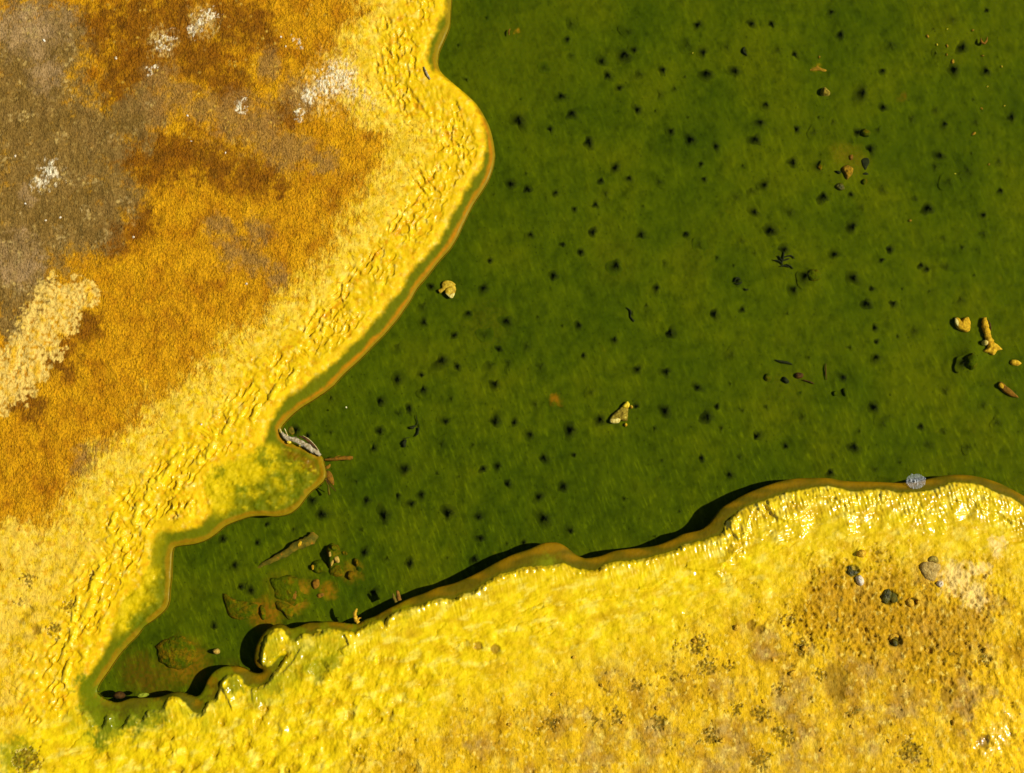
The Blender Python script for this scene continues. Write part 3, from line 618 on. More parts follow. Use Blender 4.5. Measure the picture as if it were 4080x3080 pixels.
# lip profile: rounded, just under the water, falling off at the shore
lip_h = -1.6 - 2.6*(1-t)**1.5*(1-B) - 5.5*(1-t)**1.3*B - 3.0*np.exp(-sP/3.0) + .8*n_md*np.clip(sP/12,0,1)
lip_h += shelf*(1-B)*(5.0*fbm(px/24, py/19, 681, 4)+3.4*(t-.3)+1.6*np.abs(perlin(px/20,py/13,682)))*np.clip(sP/14,0,1)
h = np.where(inland > 0, np.maximum(h, .4), h)
h = lip_h*(1-inland) + h*inland
rib = perlin((px*.9-py*.42+6*n_md)/15, (py*.9+px*.42)/34, 691)*blob([(2150,1500,110),(2180,1380,70),(2080,1600,90),(2190,1620,80)], .9, 20, 50, 297)
h += 3.4*rib
# --- gloss and grain
wet = .25 + .5*(1-ss(20, 60, inl))*B + .05*(1-B)
wet = np.maximum(wet, .42*strip)
wet = np.maximum(wet, blob([(1640,1110,70),(1760,1100,80),(1880,1080,70),(2000,1080,70),(2120,1070,70),(2190,1090,40),(1730,1130,40),(1870,1120,30),(2150,1590,36),(2130,1610,30),(2180,1560,20),(860,1350,50),(600,1560,30)], .5, 12, 30, 298))
wet = np.maximum(wet, B*(.6+.4*wetR)*(1-ss(8+30*wetR, 26+50*wetR, inl)))
dry = np.clip(crust + farB*.9, 0, 1)
wet = wet*(1-.92*dry)
wet = np.maximum(np.maximum(wet, gl_), WF)
wet = np.where(inland < .5, .15, wet)
wet = np.maximum(wet, blob([(2150,1590,30),(2125,1612,24),(2172,1548,16)], .5, 6, 20, 299))
grain = np.clip(crust*(1-.5*tanz)*(1-.35*brown) + farB*.38 + .35*(1-B)*ss(90, 150, inl), 0, 1)*(1-.5*creamL)
farm = np.maximum(np.abs(X)-1.3, np.abs(Y)-1.1); h = h*ss(.9, -.1, farm) + 6*ss(-.1,.9,farm)
zz = h*S
# skirt: the bank is a crust that overhangs the pool, so its edge folds under and runs down to the bed
E = np.sort(np.concatenate([F[:,[0,1]], F[:,[1,2]], F[:,[2,3]], F[:,[3,0]]]), 1)
key = E[:,0].astype(np.int64)*len(X)+E[:,1]
uq, ix, cn = np.unique(key, return_index=True, return_counts=True)
BE = E[ix[cn == 1]]
BE = BE[(sP[BE] < 4).all(1)]
bv = np.unique(BE); nb_ = len(bv); loc = np.zeros(len(X), int); loc[bv] = np.arange(nb_)
rings = [np.stack([X, Y, zz], 1)]; Fx = [F]; base = len(X); prev = bv
for off, dz in ((-.6, -4), (-1.0, -9), (3, -16), (9, -34), (13, -66)):
    ring = np.stack([X[bv]+gx[bv]*off*S, Y[bv]-gy[bv]*off*S, zz[bv]+dz*S], 1); rings.append(ring)
    cur = base + np.arange(nb_); a = BE[:,0]; b = BE[:,1]
    Fx.append(np.stack([prev[loc[a]], prev[loc[b]], cur[loc[b]], cur[loc[a]]], 1)); prev = cur; base += nb_
bank = link_mesh("bank", np.concatenate(rings), np.concatenate(Fx), M_BANK)
tag(bank, kind="structure")
k = 5
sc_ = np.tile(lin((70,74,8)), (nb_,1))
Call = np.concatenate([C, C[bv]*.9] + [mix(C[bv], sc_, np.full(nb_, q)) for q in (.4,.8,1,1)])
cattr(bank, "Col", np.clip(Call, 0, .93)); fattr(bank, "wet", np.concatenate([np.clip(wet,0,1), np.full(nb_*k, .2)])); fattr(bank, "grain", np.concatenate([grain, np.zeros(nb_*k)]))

# ------------------------------------------------------------------ water
wz = -1.0*S
water = link_mesh("water", [(-9,-9,wz),(9,-9,wz),(9,9,wz),(-9,9,wz)], [(0,1,2,3)], M_WATER)
tag(water, kind="structure")

# ------------------------------------------------------------------ things
rng = random.Random(7)
def place(name, co, faces, mat, parent=None, sm=True, origin=None):
    co = [Vector(c) for c in co]
    if origin is None:
        origin = sum(co, Vector((0,0,0)))/len(co); origin.z = min(c.z for c in co)
    po = parent.matrix_basis.translation if parent else Vector((0,0,0))
    if parent and parent.parent: po = po + parent.parent.matrix_basis.translation
    o = link_mesh(name, [c-origin for c in co], faces, mat, parent, sm)
    o.location = origin-po
    return o
def empty(name, u, v, hh):
    o = bpy.data.objects.new(name, None); scene.collection.objects.link(o); o.location = at(u, v, hh); o.empty_display_size = .01
    return o
def outline_pts(pts, n=3):
    p = np.array(pts, float); out = []
    m = len(p)
    for i in range(m):
        a, b, c, d = p[i-1], p[i], p[(i+1)%m], p[(i+2)%m]
        for t in np.arange(n)/n:
            out.append(.5*((2*b)+(c-a)*t+(2*a-5*b+4*c-d)*t*t+(3*b-a-3*c+d)*t**3))
    return np.array(out)
def slab(name, pts, base, thick, mat, parent=None, p=3.0, rough=1.0, nr=9, tilt=(0,0), seed=None, fine=5.0, center=None, curl=0):
    """closed irregular lump or blade with the traced outline, a domed rough top and a real thickness"""
    seed = rng.randrange(1000) if seed is None else seed
    o = outline_pts(pts); c = o.mean(0) if center is None else np.array(center)
    co, fc = [], []
    M = len(o); R = max(np.hypot(*(o-c).T))
    def zt(q, f):
        n_ = float(fbm(np.array([q[0]/fine]), np.array([q[1]/fine]), seed, 3)[0])
        return base + thick*(max(0, 1-f**p))**.6 + rough*n_*(1-f*f) + tilt[0]*(q[0]-c[0]) + tilt[1]*(q[1]-c[1]) + curl*f*f
    co.append(at(c[0], c[1], base)); co[0].z = zt(c, 0)*S
    fr = [(k+1)/nr for k in range(nr)]
    for f in fr:
        for i in range(M):
            jj = 1+.02*min(rough,2)*(math.sin(i*.83+seed)+math.sin(i*1.9+seed*2))*f
            q = c+(o[i]-c)*f*jj; w = at(q[0], q[1], base); w.z = zt(q, f)*S; co.append(w)
    low = base - (max(1.2, thick*.35) if not curl else 1.0)
    for f in (.97, .5):
        for i in range(M):
            q = c+(o[i]-c)*f; w = at(q[0], q[1], base); w.z = (low + tilt[0]*(q[0]-c[0])+tilt[1]*(q[1]-c[1]) + curl*f*f)*S; co.append(w)
    last = len(co); w = at(c[0], c[1], base); w.z = low*S; co.append(w)
    for i in range(M): fc.append((0, 1+(i+1) % M, 1+i))
    for k in range(nr+1):
        a, b = 1+k*M, 1+(k+1)*M
        for i in range(M): fc.append((a+i, a+(i+1) % M, b+(i+1) % M, b+i))
    a = 1+(nr+1)*M
    for i in range(M): fc.append((a+i, a+(i+1) % M, last))
    return place(name, co, fc, mat, parent)
def tube(name, pts, mat, parent=None, seg=9, flat=1.0, rough=.12, seed=1):
    """pts: (u, v, h, radius)"""
    p = np.array(pts, float); q = []
    for i in range(len(p)-1):
        a, b, c, d = p[max(i-1,0)], p[i], p[i+1], p[min(i+2, len(p)-1)]
        for t in np.arange(5)/5: q.append(.5*((2*b)+(c-a)*t+(2*a-5*b+4*c-d)*t*t+(3*b-a-3*c+d)*t**3))
    q.append(p[-1]); q = np.array(q); n = len(q); ctr = [at(x[0], x[1], x[2]) for x in q]
    co, fc = [], []
    for i in range(n):
        T = (ctr[min(i+1,n-1)]-ctr[max(i-1,0)]).normalized(); up = Vector((0,0,1)) if abs(T.z) < .9 else Vector((1,0,0))
        s1 = T.cross(up).normalized(); s2 = s1.cross(T)
        for k in range(seg):
            a = 2*math.pi*k/seg; r = max(q[i][3], .15)*S*(1+rough*math.sin(3*a+i*.9+seed)+rough*math.sin(a*2+i*1.7+seed*2))
            co.append(ctr[i]+s1*math.cos(a)*r+s2*math.sin(a)*r*flat)
    co += [ctr[0], ctr[-1]]
    for i in range(n-1):
        for k in range(seg): fc.append((i*seg+k, i*seg+(k+1)%seg, (i+1)*seg+(k+1)%seg, (i+1)*seg+k))
    for k in range(seg): fc.append(((k+1)%seg, k, n*seg)); fc.append(((n-1)*seg+k, (n-1)*seg+(k+1)%seg, n*seg+1))
    return place(name, co, fc, mat, parent)
def ring(u, v, rx, ry=None, n=11, irr=.18, rot=0):
    ry = ry or rx; out = []
    for i in range(n):
        a = 2*math.pi*i/n; k = 1+irr*rng.uniform(-1, 1); x, y = rx*k*math.cos(a), ry*k*math.sin(a)
        out.append((u+x*math.cos(rot)-y*math.sin(rot), v+x*math.sin(rot)+y*math.cos(rot)))
    return out
def bh(u, v): return float(bed_h(np.array([u]), np.array([v]))[0])
def gh(u, v):
    w = at(u, v, 3); i = np.argmin((X-w.x)**2+(Y-w.y)**2); return float(zz[i])/S
m_leaf = mat_simple("dry_leaf", (150,112,12), (218,182,52), 9, .6, .5, (250,228,130))
m_crumb = mat_simple("crumbly_leaf", (112,92,14), (170,146,48), 7, .8, 1.0, (226,204,110))
m_cream = mat_simple("bleached_rim", (190,160,70), (240,222,150), 6, .6, .6)
m_yel = mat_simple("yellow_growth", (205,160,10), (250,225,60), 6, .5, .7)
m_gold = mat_simple("golden_crust", (176,128,12), (228,180,30), 6, .8, .9, (245,210,90))
m_goldw = mat_simple('sunken_golden_crust', (112,86,6), (164,122,14), 7, .9, .9, (196,150,40))
m_rust = mat_simple("rusty_wood", (96,66,4), (150,100,10), 9, .8, .6)
m_wood = mat_simple("bleached_wood", (128,108,60), (196,180,140), 6, .8, .8, (232,222,190))
m_bark = mat_simple("dark_bark", (46,26,6), (92,58,10), 5, .8, .5)
m_moss = mat_simple("mossy_stone", (54,64,0), (84,84,2), 16, .9, .6, (120,88,8), 4)
m_mossr = mat_simple("mossy_rust_stone", (64,70,0), (104,86,4), 13, .9, .8, (166,106,14), 4)
def mat_bedstone(name, k, lo, hi):
    m, nt, b = nodemat(name); c, s_, f = bed_colour(nt)
    n = noise(nt, pos(nt), U/20, 5, .7); fa = ramp(nt, n.outputs[0], [(lo, (0,0,0)), (hi, (k,k,k))]).outputs[0]
    n2 = noise(nt, pos(nt), U/7, 3, .6); rc = ramp(nt, n2.outputs[0], [(.35, tuple(lin((96,66,4)))), (.6, tuple(lin((168,110,12))))]).outputs[0]
    c = mixc(nt, fa, c, rc); nt.links.new(c, b.inputs["Base Color"]); b.inputs["Roughness"].default_value = .9; b.inputs["Specular IOR Level"].default_value = .05
    bp = N(nt, "ShaderNodeBump"); nt.links.new(n2.outputs[0], bp.inputs["Height"]); bp.inputs["Distance"].default_value = 5*S; bp.inputs["Strength"].default_value = .9
    nt.links.new(bp.outputs[0], b.inputs["Normal"]); return m
m_moss = mat_bedstone("mossy_stone", .5, .5, .72); m_mossr = mat_bedstone("mossy_rust_stone", .62, .42, .66)
m_olive = mat_simple("olive_wood", (78,76,6), (120,100,10), 11, .85, .5, (176,104,18))
m_black = mat_simple("blackened_debris", (16,22,4), (36,42,6), 6, .9, .4)
m_tan = mat_simple("tan_pebble", (160,120,44), (214,178,90), 5, .7, .7)
m_white = mat_simple("white_sinter", (196,168,110), (250,240,210), 5, .5, .8)
m_grey = mat_simple("grey_sinter", (158,124,44), (204,172,88), 8, .7, 1.2, (232,208,140))
m_fresh = mat_simple("green_leaf", (98,112,12), (170,176,52), 5, .6, .4)
m_dgreen = mat_simple("dark_green_algae", (34,38,4), (96,88,10), 8, .4, 1.0)

# --- dark conical tufts all over the bed
T = []
def addT(ox, oy, f, pts):
    for q in pts:
        k = q[2] if len(q) > 2 else 1
        uu_, vv_ = ox/1.8445+q[0]/f/1.8445, oy/1.8445+q[1]/f/1.8445
        if all((uu_-a)**2+(vv_-b)**2 > 100 for a, b, c in T): T.append((uu_, vv_, k))
# third value: 1 ordinary, 2 large, 0 soft and faint
addT(1560,860,1.8433,[(1480,125,2),(1835,145),(2165,135),(1025,140),(1262,210),(1395,268,2),(1655,370,2),(1195,440,2),(2010,345,0),(725,330),(1950,530),(570,715),(850,775,2),(235,665,0),(245,785),(1380,805),(2045,865,2),(465,880),(1640,910),(795,980),(375,1065,2),(490,1105),(1410,1025),(865,1080,0),(735,1100,0),(1100,1105,0),(225,1170),(50,1205,2),(765,1235,2),(240,1275),(1810,1130),(2020,1145),(1470,1300,0),(1060,1380,0),(1800,1400),(2015,1430,2),(1540,1500,2),(765,1510,2),(905,1520),(1320,1570,2),(1025,1605),(50,960,0),(405,1510),(690,880,0),(1000,960,0),(680,530),(300,520)])
addT(1900,0,1.8433,[(700,180,0),(670,290),(1090,410,2),(1160,370),(920,455),(965,560),(1050,650),(1370,515),(1690,545,2),(1665,390),(1550,325,0),(2020,180),(2165,180),(1625,185),(1120,235,0),(1840,345,0),(1965,380),(1900,525),(625,710),(705,840,2),(310,890,2),(540,950),(1185,810),(825,1050,2),(1350,695,0),(1430,965),(1575,1030,2),(1760,1080),(2045,1030,2),(1020,1235,2),(915,1330),(1120,1310),(1650,1205),(255,1355),(375,1395),(580,1420),(950,1420,0),(720,1535),(875,1505),(1345,1340,0),(1910,1450,0),(2040,1560),(2115,1360),(2125,770),(2085,900),(500,500,0),(1200,550,0),(700,410,0)])
addT(2720,0,1.6257,[(450,158),(580,158),(965,80),(1025,230),(35,290),(130,345),(400,330),(620,325,0),(725,355),(155,480,2),(1350,300,0),(1810,315,2),(1760,455,2),(1970,465),(1297,460),(1165,608,2),(1300,700),(1640,715,0),(1485,770,0),(980,790,0),(740,840),(855,855,0),(1700,805),(470,908,2),(55,905,2),(220,950),(715,1055,2),(885,1080),(1135,860,2),(1215,965),(1665,1010),(1640,1080,0),(125,1060),(140,1160),(450,1240,0),(355,1280,0),(470,1370),(700,1375,0),(570,1498,2),(915,1280,2),(1090,1260),(1300,1235,0),(1590,1355,2),(1725,1180,0),(2060,1235),(1950,1395),(1950,1515,0),(1690,1540,0),(1100,1475,2),(1160,1345,0),(1505,1285,0),(25,1520),(385,1560,0),(110,1590,0),(660,1620),(985,1650),(1340,1620),(2130,765),(1850,1110,0),(1900,795,0),(2050,1050,0),(1970,70),(1750,130,0)])
addT(2720,1000,1.6257,[(1290,60),(1545,95),(1585,120),(1710,105,0),(800,160,2),(1105,175,2),(720,250),(1225,245),(1190,345,2),(1365,340),(355,195),(205,410,2),(390,380),(1245,500),(1255,590),(1505,520,0),(1255,690),(320,675,0),(100,885,2),(1705,905,0),(1240,1015,2),(1805,320,0),(160,1080,2),(480,1200,2),(670,1265),(1110,1270),(125,1340),(370,1335,0),(960,1435),(1300,1120,0),(1250,1415,0),(1690,1165,0),(1590,1255,0),(305,1450),(225,1010),(780,1075,0),(1545,1135),(1820,725,2),(2040,1110,0),(1850,1270,0),(1950,1000,0),(550,820),(1045,820),(1050,915)])  # large tuft left of the driftwood dome stands in for the dome's shadow
addT(1000,1500,1.6257,[(960,20,2),(1590,45),(845,160,2),(1120,90),(1585,285,2),(1030,205),(1705,295),(1270,290),(840,355),(1240,435,0),(800,465),(2080,345,2),(1815,375),(2095,510),(1900,530),(1005,600,2),(1510,600,2),(1605,580),(1665,695,2),(2030,715,2),(1870,780),(1110,765),(755,800),(870,895,2),(1285,885,2),(1480,910),(1905,920,3),(465,895,2),(405,800),(2075,1000),(1490,1045),(1770,1075),(1035,1210,2),(1455,1185,2),(740,1140),(800,1395),(1045,825),(955,770),(960,240,0),(375,385),(300,345)])
addT(840,2080,3.339,[(630,275),(330,570),(750,30),(180,230),(550,905),(410,860),(2040,400),(60,1390)])
M_T = {}
def tuft_mesh(seed, faint=1.0):
    r_ = random.Random(seed); n = 22; fr = [.1,.2,.32,.45,.6,.8,1.0]; co = [(0,0,.62)]; dk = [1.0]
    ph = [r_.uniform(0, 6.28) for _ in range(4)]; am = [r_.uniform(.1,.3), r_.uniform(.08,.22), r_.uniform(.05,.16), .08]
    for f in fr:
        for i in range(n):
            a = 6.2832*i/n; k = 1+sum(am[j]*math.sin((j+1)*a+ph[j]) for j in range(4))*(.6+.4*f)
            z = .62*math.exp(-(f/.36)**1.5)*(1+.25*math.sin(3*a+ph[1]))-.05*f-.05*(f > .9)
            co.append((f*k*math.cos(a), f*k*math.sin(a), z)); dk.append(.95*max(0, 1-(f/.98))**1.25)
    fc = [(0, 1+i, 1+(i+1)%n) for i in range(n)]
    for q in range(len(fr)-1):
        for i in range(n): fc.append((1+q*n+i, 1+(q+1)*n+i, 1+(q+1)*n+(i+1)%n, 1+q*n+(i+1)%n))
    me = bpy.data.meshes.new("algae_tuft"); me.from_pydata(co, [], fc); me.update(); me.polygons.foreach_set("use_smooth", [True]*len(fc))
    me.materials.append(M_TUFT)
    a = me.attributes.new("dark", 'FLOAT', 'POINT'); a.data.foreach_set("value", [x*faint for x in dk])
    b = me.attributes.new("Stain", 'FLOAT_COLOR', 'POINT')
    return me
TM = [tuft_mesh(i) for i in range(9)]; TF = [tuft_mesh(i+20, .5) for i in range(4)]
ntuft = 0
for a, b, k in T:
    if float(samp(SDP, np.array([a]), np.array([b]))[0]) > -8: continue
    r = {0: 21, 1: 16, 2: 24, 3: 30}[k]*rng.uniform(.7, 1.2); hh = {0: .25, 1: .62, 2: .65, 3: .7}[k]
    o = bpy.data.objects.new("algae_tuft", TM[rng.randrange(9)] if k else TF[rng.randrange(4)]); scene.collection.objects.link(o)
    o.location = at(a, b, bh(a, b)+.2); o.scale = (r*S, r*S*rng.uniform(.8, 1.1), r*S*hh); o.rotation_euler = (0, 0, rng.uniform(0, 6.28))
    if k == 3: tag(o, "largest black round tuft on the pool bed, above the middle of the lower bank", "algae tuft")
    else: tag(o, "small dark pointed algae tuft growing from the green pool bed", "algae tuft", "dark algae tufts on the pool bed")
    ntuft += 1
tries = 0
while tries < 900 and ntuft < 290:
    tries += 1; a, b = rng.uniform(560, 2200), rng.uniform(30, 1330)
    if float(samp(SDP, np.array([a]), np.array([b]))[0]) > -20 or any((a-c[0])**2+(b-c[1])**2 < 1100 for c in T): continue
    T.append((a, b, 0)); r = rng.uniform(6, 12)
    o = bpy.data.objects.new("algae_tuft", TF[rng.randrange(4)]); scene.collection.objects.link(o)
    o.location = at(a, b, bh(a, b)+.2); o.scale = (r*S, r*S*rng.uniform(.7, 1.1), r*S*.5); o.rotation_euler = (0, 0, rng.uniform(0, 6.28))
    tag(o, "small dark pointed algae tuft growing from the green pool bed", "algae tuft", "dark algae tufts on the pool bed"); ntuft += 1
print("tufts", ntuft)

# --- leaves and fragments in the pool
q = lambda ox, oy, f, pts: [((ox+a/f)/1.8445, (oy+b/f)/1.8445) for a, b in pts]
lh = bh(965,622)+5
t0 = empty("curled_leaf", 965, 622, lh-5); tag(t0, "pale yellow curled round leaf lying on the green bed beside the upper left shore", "leaf")
slab("leaf_blade", q(1680,1070,11.06,[(900,640),(1000,540),(1200,535),(1380,590),(1490,700),(1440,760),(1150,850),(980,900),(890,860),(885,740)]), lh, 3, m_leaf, t0, rough=1.4, tilt=(.06,-.1))
slab("folded_lobe", q(1680,1070,11.06,[(1090,880),(1250,790),(1420,740),(1520,850),(1500,1000),(1440,1120),(1330,1300),(1180,1220),(1040,1110),(1030,1020)]), lh+1.5, 4, m_leaf, t0, rough=1.2, tilt=(-.05,.1))
slab("pale_edge", q(1680,1070,11.06,[(1040,1080),(1200,1170),(1300,1120),(1450,1080),(1430,1200),(1330,1310),(1180,1240)]), lh+4.5, 2.2, m_cream, t0, rough=.8, tilt=(-.05,.1))
slab("stalk", q(1680,1070,11.06,[(720,940),(820,890),(1000,870),(1050,910),(940,1000),(840,1085),(760,1040)]), lh+1, 3, m_leaf, t0, rough=.8)
lh = bh(1340,890)+4
t0 = empty("leaf_fragment", 1340, 890, lh-4); tag(t0, "crumbling triangular leaf piece with a yellow tip, out in the middle of the pool", "leaf fragment")
Q2 = lambda pts: q(2380,1560,11.06,pts)
slab("leaf_blade", Q2([(560,1350),(560,1200),(700,1000),(850,850),(1000,750),(1100,640),(1300,700),(1370,800),(1360,950),(1330,1100),(1310,1300),(1150,1300),(1040,1250),(930,1380),(700,1400)]), lh, 5, m_crumb, t0, rough=3, fine=3.5)
slab("yellow_tip", Q2([(1100,660),(1180,540),(1330,430),(1425,560),(1400,690),(1260,740)]), lh+2.5, 4, m_yel, t0, rough=2, fine=3)
slab("pale_end", Q2([(560,1350),(570,1210),(750,1200),(960,1160),(1010,1260),(930,1380),(700,1400)]), lh+4, 2.8, m_cream, t0, rough=1)
slab("crumb", Q2([(1450,620),(1520,600),(1580,680),(1540,740),(1460,730)]), lh, 3.5, m_leaf, t0)
slab("crumb", Q2([(1210,1400),(1280,1390),(1330,1470),(1260,1550),(1200,1500)]), lh-1, 3.5, m_gold, t0)
Q3 = lambda pts: q(3760,1230,4.513,pts)
lh = bh(2079,700)+3
t0 = empty("heart_shaped_pebble", 2079, 700, lh-4); tag(t0, "golden heart shaped pebble on the bed near the right edge", "pebble")
slab("pebble_body", Q3([(200,150),(255,165),(300,240),(350,175),(420,150),(480,200),(485,300),(440,420),(335,405),(240,350),(200,260)]), lh, 8, m_gold, t0, rough=2, fine=4, center=Q3([(335,290)])[0], p=5)
slab("pale_side", Q3([(205,170),(250,190),(275,260),(265,320),(225,290),(200,240)]), lh+5.5, 2.6, m_cream, t0)
lh = bh(2135,720)+5
t0 = empty("driftwood", 2135, 725, lh-6); tag(t0, "knobbly golden driftwood lying upright in the picture beside the heart shaped pebble", "driftwood")
def T3(pts): return [(*Q3([(a,b)])[0], c, r) for a, b, c, r in pts]
tube("shaft", T3([(735,160,lh,4),(740,260,lh+1,6.8),(765,380,lh+1,7.6),(800,500,lh+1,7),(840,610,lh+1,8)]), m_gold, t0, seg=12, flat=.8)
slab("root_end", Q3([(790,580),(880,580),(960,640),(1050,730),(960,760),(910,830),(800,800),(700,770),(790,700)]), lh-1, 7, m_gold, t0, rough=2.5, fine=4)
slab("knob", Q3([(690,590),(740,560),(790,590),(790,640),(740,665),(690,640)]), lh+1, 10, m_cream, t0, p=2.4)
tube("splinter", T3([(800,200,lh+1,1),(835,290,lh+2,1.8),(850,400,lh+2,1)]), m_bark, t0)
slab("golden_fragment", Q3([(1190,965),(1230,920),(1330,925),(1400,980),(1330,1025),(1230,1015)]), bh(2183,786)+2, 5, m_gold, rough=2); tag(bpy.context.scene.collection.objects[-1], "tiny orange crust fragment cut by the right edge, below the driftwood", "fragment")
def last(): return scene.collection.objects[-1]
t0 = empty("bark_piece", 2168, 845, bh(2168,845)); tag(t0, "slanting brown bark piece with a golden end at the right edge of the pool", "bark")
lh = bh(2168,845)+3
slab("bark_body", Q3([(985,1340),(1040,1315),(1110,1380),(1180,1430),(1270,1510),(1350,1600),(1200,1570),(1080,1500),(1000,1420)]), lh, 6, m_rust, t0, rough=1.8)
slab("golden_end", Q3([(990,1350),(1040,1330),(1080,1390),(1060,1440),(1000,1410)]), lh+4, 3.5, m_gold, t0)

# --- pale wood and leaves at the tongue of the left bank
Q4 = lambda pts: q(1080,1670,5.061,pts)
def T4(pts): return [(*Q4([(a,b)])[0], c, r) for a, b, c, r in pts]
t0 = empty("bleached_stick", 650, 950, 0); tag(t0, "bleached grey split stick stuck to the tip of the left bank's tongue", "stick")
tube("wood", T4([(215,270,1,3),(300,375,2,4.6),(450,410,3,5.2),(640,490,3,5.6),(800,600,3,5.4),(920,670,2,4.6),(1000,730,1,2.6)]), m_wood, t0, seg=12, flat=.7, rough=.2)
tube("bark_strip", T4([(560,340,1,1.5),(700,400,1,2.8),(840,520,1,3),(960,640,0,1.4)]), m_bark, t0)
tube("splinter", T4([(270,185,2,.8),(300,250,2.5,1),(335,340,3,1.4)]), m_cream, t0)
tube("splinter", T4([(185,190,1,.8),(205,260,1.5,1.3),(260,350,2,1.6)]), m_cream, t0)
tube("splinter", T4([(640,330,2,.5),(760,400,2,.6),(880,520,2,.6),(960,630,1.5,.5)]), m_cream, t0)
slab("yellow_crust", Q4([(320,440),(370,430),(410,470),(360,500),(320,480)]), 1, 3, m_yel, t0)
slab("yellow_crust", Q4([(550,510),(590,500),(620,540),(570,550)]), 1, 3, m_yel, t0)
t0 = empty("orange_twig", 738, 990, -40); tag(t0, "thin orange twig lying level in the water right of the tongue", "twig")
tube("twig_stem", T4([(1080,815,-44,2),(1200,810,-43,3),(1420,790,-42,4.2),(1600,780,-42,4.4),(1650,785,-42,3)]), m_rust, t0)
tube("side_shoot", T4([(1240,800,-42,1.2),(1330,750,-38,.9),(1400,735,-37,.5)]), m_rust, t0)
t0 = empty("sunken_leaf", 715, 1050, -30); tag(t0, "brown pointed leaf with thin stems hanging under the tip of the tongue", "leaf")
slab("leaf_blade", Q4([(1110,1040),(1180,1050),(1235,1120),(1270,1240),(1265,1330),(1200,1300),(1130,1210)]), -24, 2.5, m_rust, t0, rough=1)
tube("leaf_stem", T4([(1095,1190,-6,1.3),(1180,1310,-16,1.2),(1300,1450,-30,.9)]), m_bark, t0)
tube("leaf_stem", T4([(1090,1200,-6,1.2),(1150,1330,-20,1.6),(1170,1520,-36,2.6)]), m_olive, t0)
t0 = slab("small_sunken_leaf", Q4([(1095,960),(1150,925),(1195,900),(1190,970),(1130,1010)]), -18, 2.2, m_rust, None); tag(t0, "small orange leaf flake just above the brown pointed leaf at the tongue", "leaf")
t0 = slab("mossy_flake", Q4([(350,180),(410,140),(455,200),(470,290),(400,310),(340,260)]), -12, 2.5, m_olive, None); tag(t0, "olive flake standing behind the upper end of the bleached stick", "flake")
# --- spikes on the lower bank
Q5 = lambda pts: q(840,2080,3.339,pts)
def T5(pts): return [(*Q5([(a,b)])[0], c, r) for a, b, c, r in pts]
t0 = empty("forked_root", 770, 1330, -2); tag(t0, "small forked orange root spike sticking up from the lower bank edge", "root")
tube("root_stem", T5([(1960,1340,-3,4),(1930,1290,0,4.2),(1915,1230,3,3.8),(1930,1180,6,3),(1945,1155,8,1.5)]), m_gold, t0, seg=10)
tube("side_spur", T5([(1945,1310,0,2.4),(1975,1280,2,1.6),(2000,1275,3,.8)]), m_gold, t0)
t0 = tube("root_spike", [(856,1300,-2,4),(851,1290,2,3),(849,1282,6,1.2)], m_olive); tag(t0, "short olive root spike on the lower bank right of the forked root", "root")
t0 = tube("root_spike", [(862,1296,-2,5),(860,1284,4,4),(858,1276,8,2.4)], m_rust); tag(t0, "blunt brown root spike touching the short olive spike", "root")
# --- sunken stick and stones in the left bay
bb = lambda a, b: bh(*Q5([(a,b)])[0])
t0 = empty("sunken_stick", 615, 1195, -48); tag(t0, "long tapering mossy stick slanting across the left bay", "stick")
lh = bh(615,1195)+9
tube("stick_shaft", T5([(590,640,lh-8,2),(700,560,lh-4,4.2),(850,490,lh,6.2),(1000,410,lh+1,7.6),(1150,310,lh+2,9.5),(1260,270,lh+2,10.5),(1340,220,lh,11),(1390,160,lh-3,9)]), m_olive, t0, seg=12, flat=.55)
slab("broken_knot", Q5([(1150,300),(1190,250),(1220,260),(1200,310),(1160,330)]), lh+5.5, 4, m_gold, t0)
lab = [("mossy_boulder",[(1545,330),(1620,275),(1690,300),(1730,400),(1715,520),(1650,570),(1600,640),(1560,590),(1545,450)],24,m_mossr,"tallest mossy stone in the left bay with pale chips on top"),
 ("mossy_stone",[(1330,600),(1360,530),(1450,495),(1550,540),(1570,640),(1480,695),(1380,680)],14,m_moss,"low round mossy stone just left of the tallest boulder"),
 ("mossy_stone",[(1810,700),(1830,650),(1900,650),(1920,710),(1870,770),(1820,760)],13,m_mossr,"small oval stone at the right end of the stone group"),
 ("mossy_stone",[(1910,480),(1960,490),(1985,550),(1950,600),(1905,570)],12,m_mossr,"small stone above the oval stone at the right end of the group"),
 ("flat_slab",[(770,770),(880,725),(1080,715),(1170,780),(1215,920),(1330,1000),(1230,1080),(1120,1130),(980,1065),(860,1030),(830,900)],9,m_moss,"wide flat mossy slab with a ragged dark right side below the long stick"),
 ("rusty_stone",[(1350,780),(1430,750),(1455,830),(1400,900),(1360,880)],8,m_rust,"little orange stone between the flat slab and the boulder"),
 ("rusty_stone",[(1400,960),(1500,940),(1520,980),(1430,1020)],6,m_rust,"flat orange chip beside the right corner of the flat slab"),
 ("low_stone",[(165,960),(330,1030),(600,1070),(640,1150),(560,1290),(330,1300),(210,1190)],9,m_mossr,"broad low rusty mound left of the flat slab"),
 ("low_stone",[(650,1120),(710,1110),(745,1220),(710,1310),(660,1250)],9,m_mossr,"narrow rusty stone between the low mound and the flat slab"),
 ("low_stone",[(860,1050),(1010,1080),(1110,1130),(1090,1290),(1020,1290),(960,1200),(880,1150)],9,m_mossr,"rusty stone tucked below the flat slab"),
 ("rubble",[(1600,600),(1700,570),(1780,640),(1760,720),(1640,730),(1570,680)],8,m_mossr,"rubble of rusty crumbs at the foot of the tallest boulder"),
 ("rusty_stone",[(1740,390),(1800,380),(1830,430),(1770,450)],6,m_mossr,"small flat orange stone right of the boulder's top")]
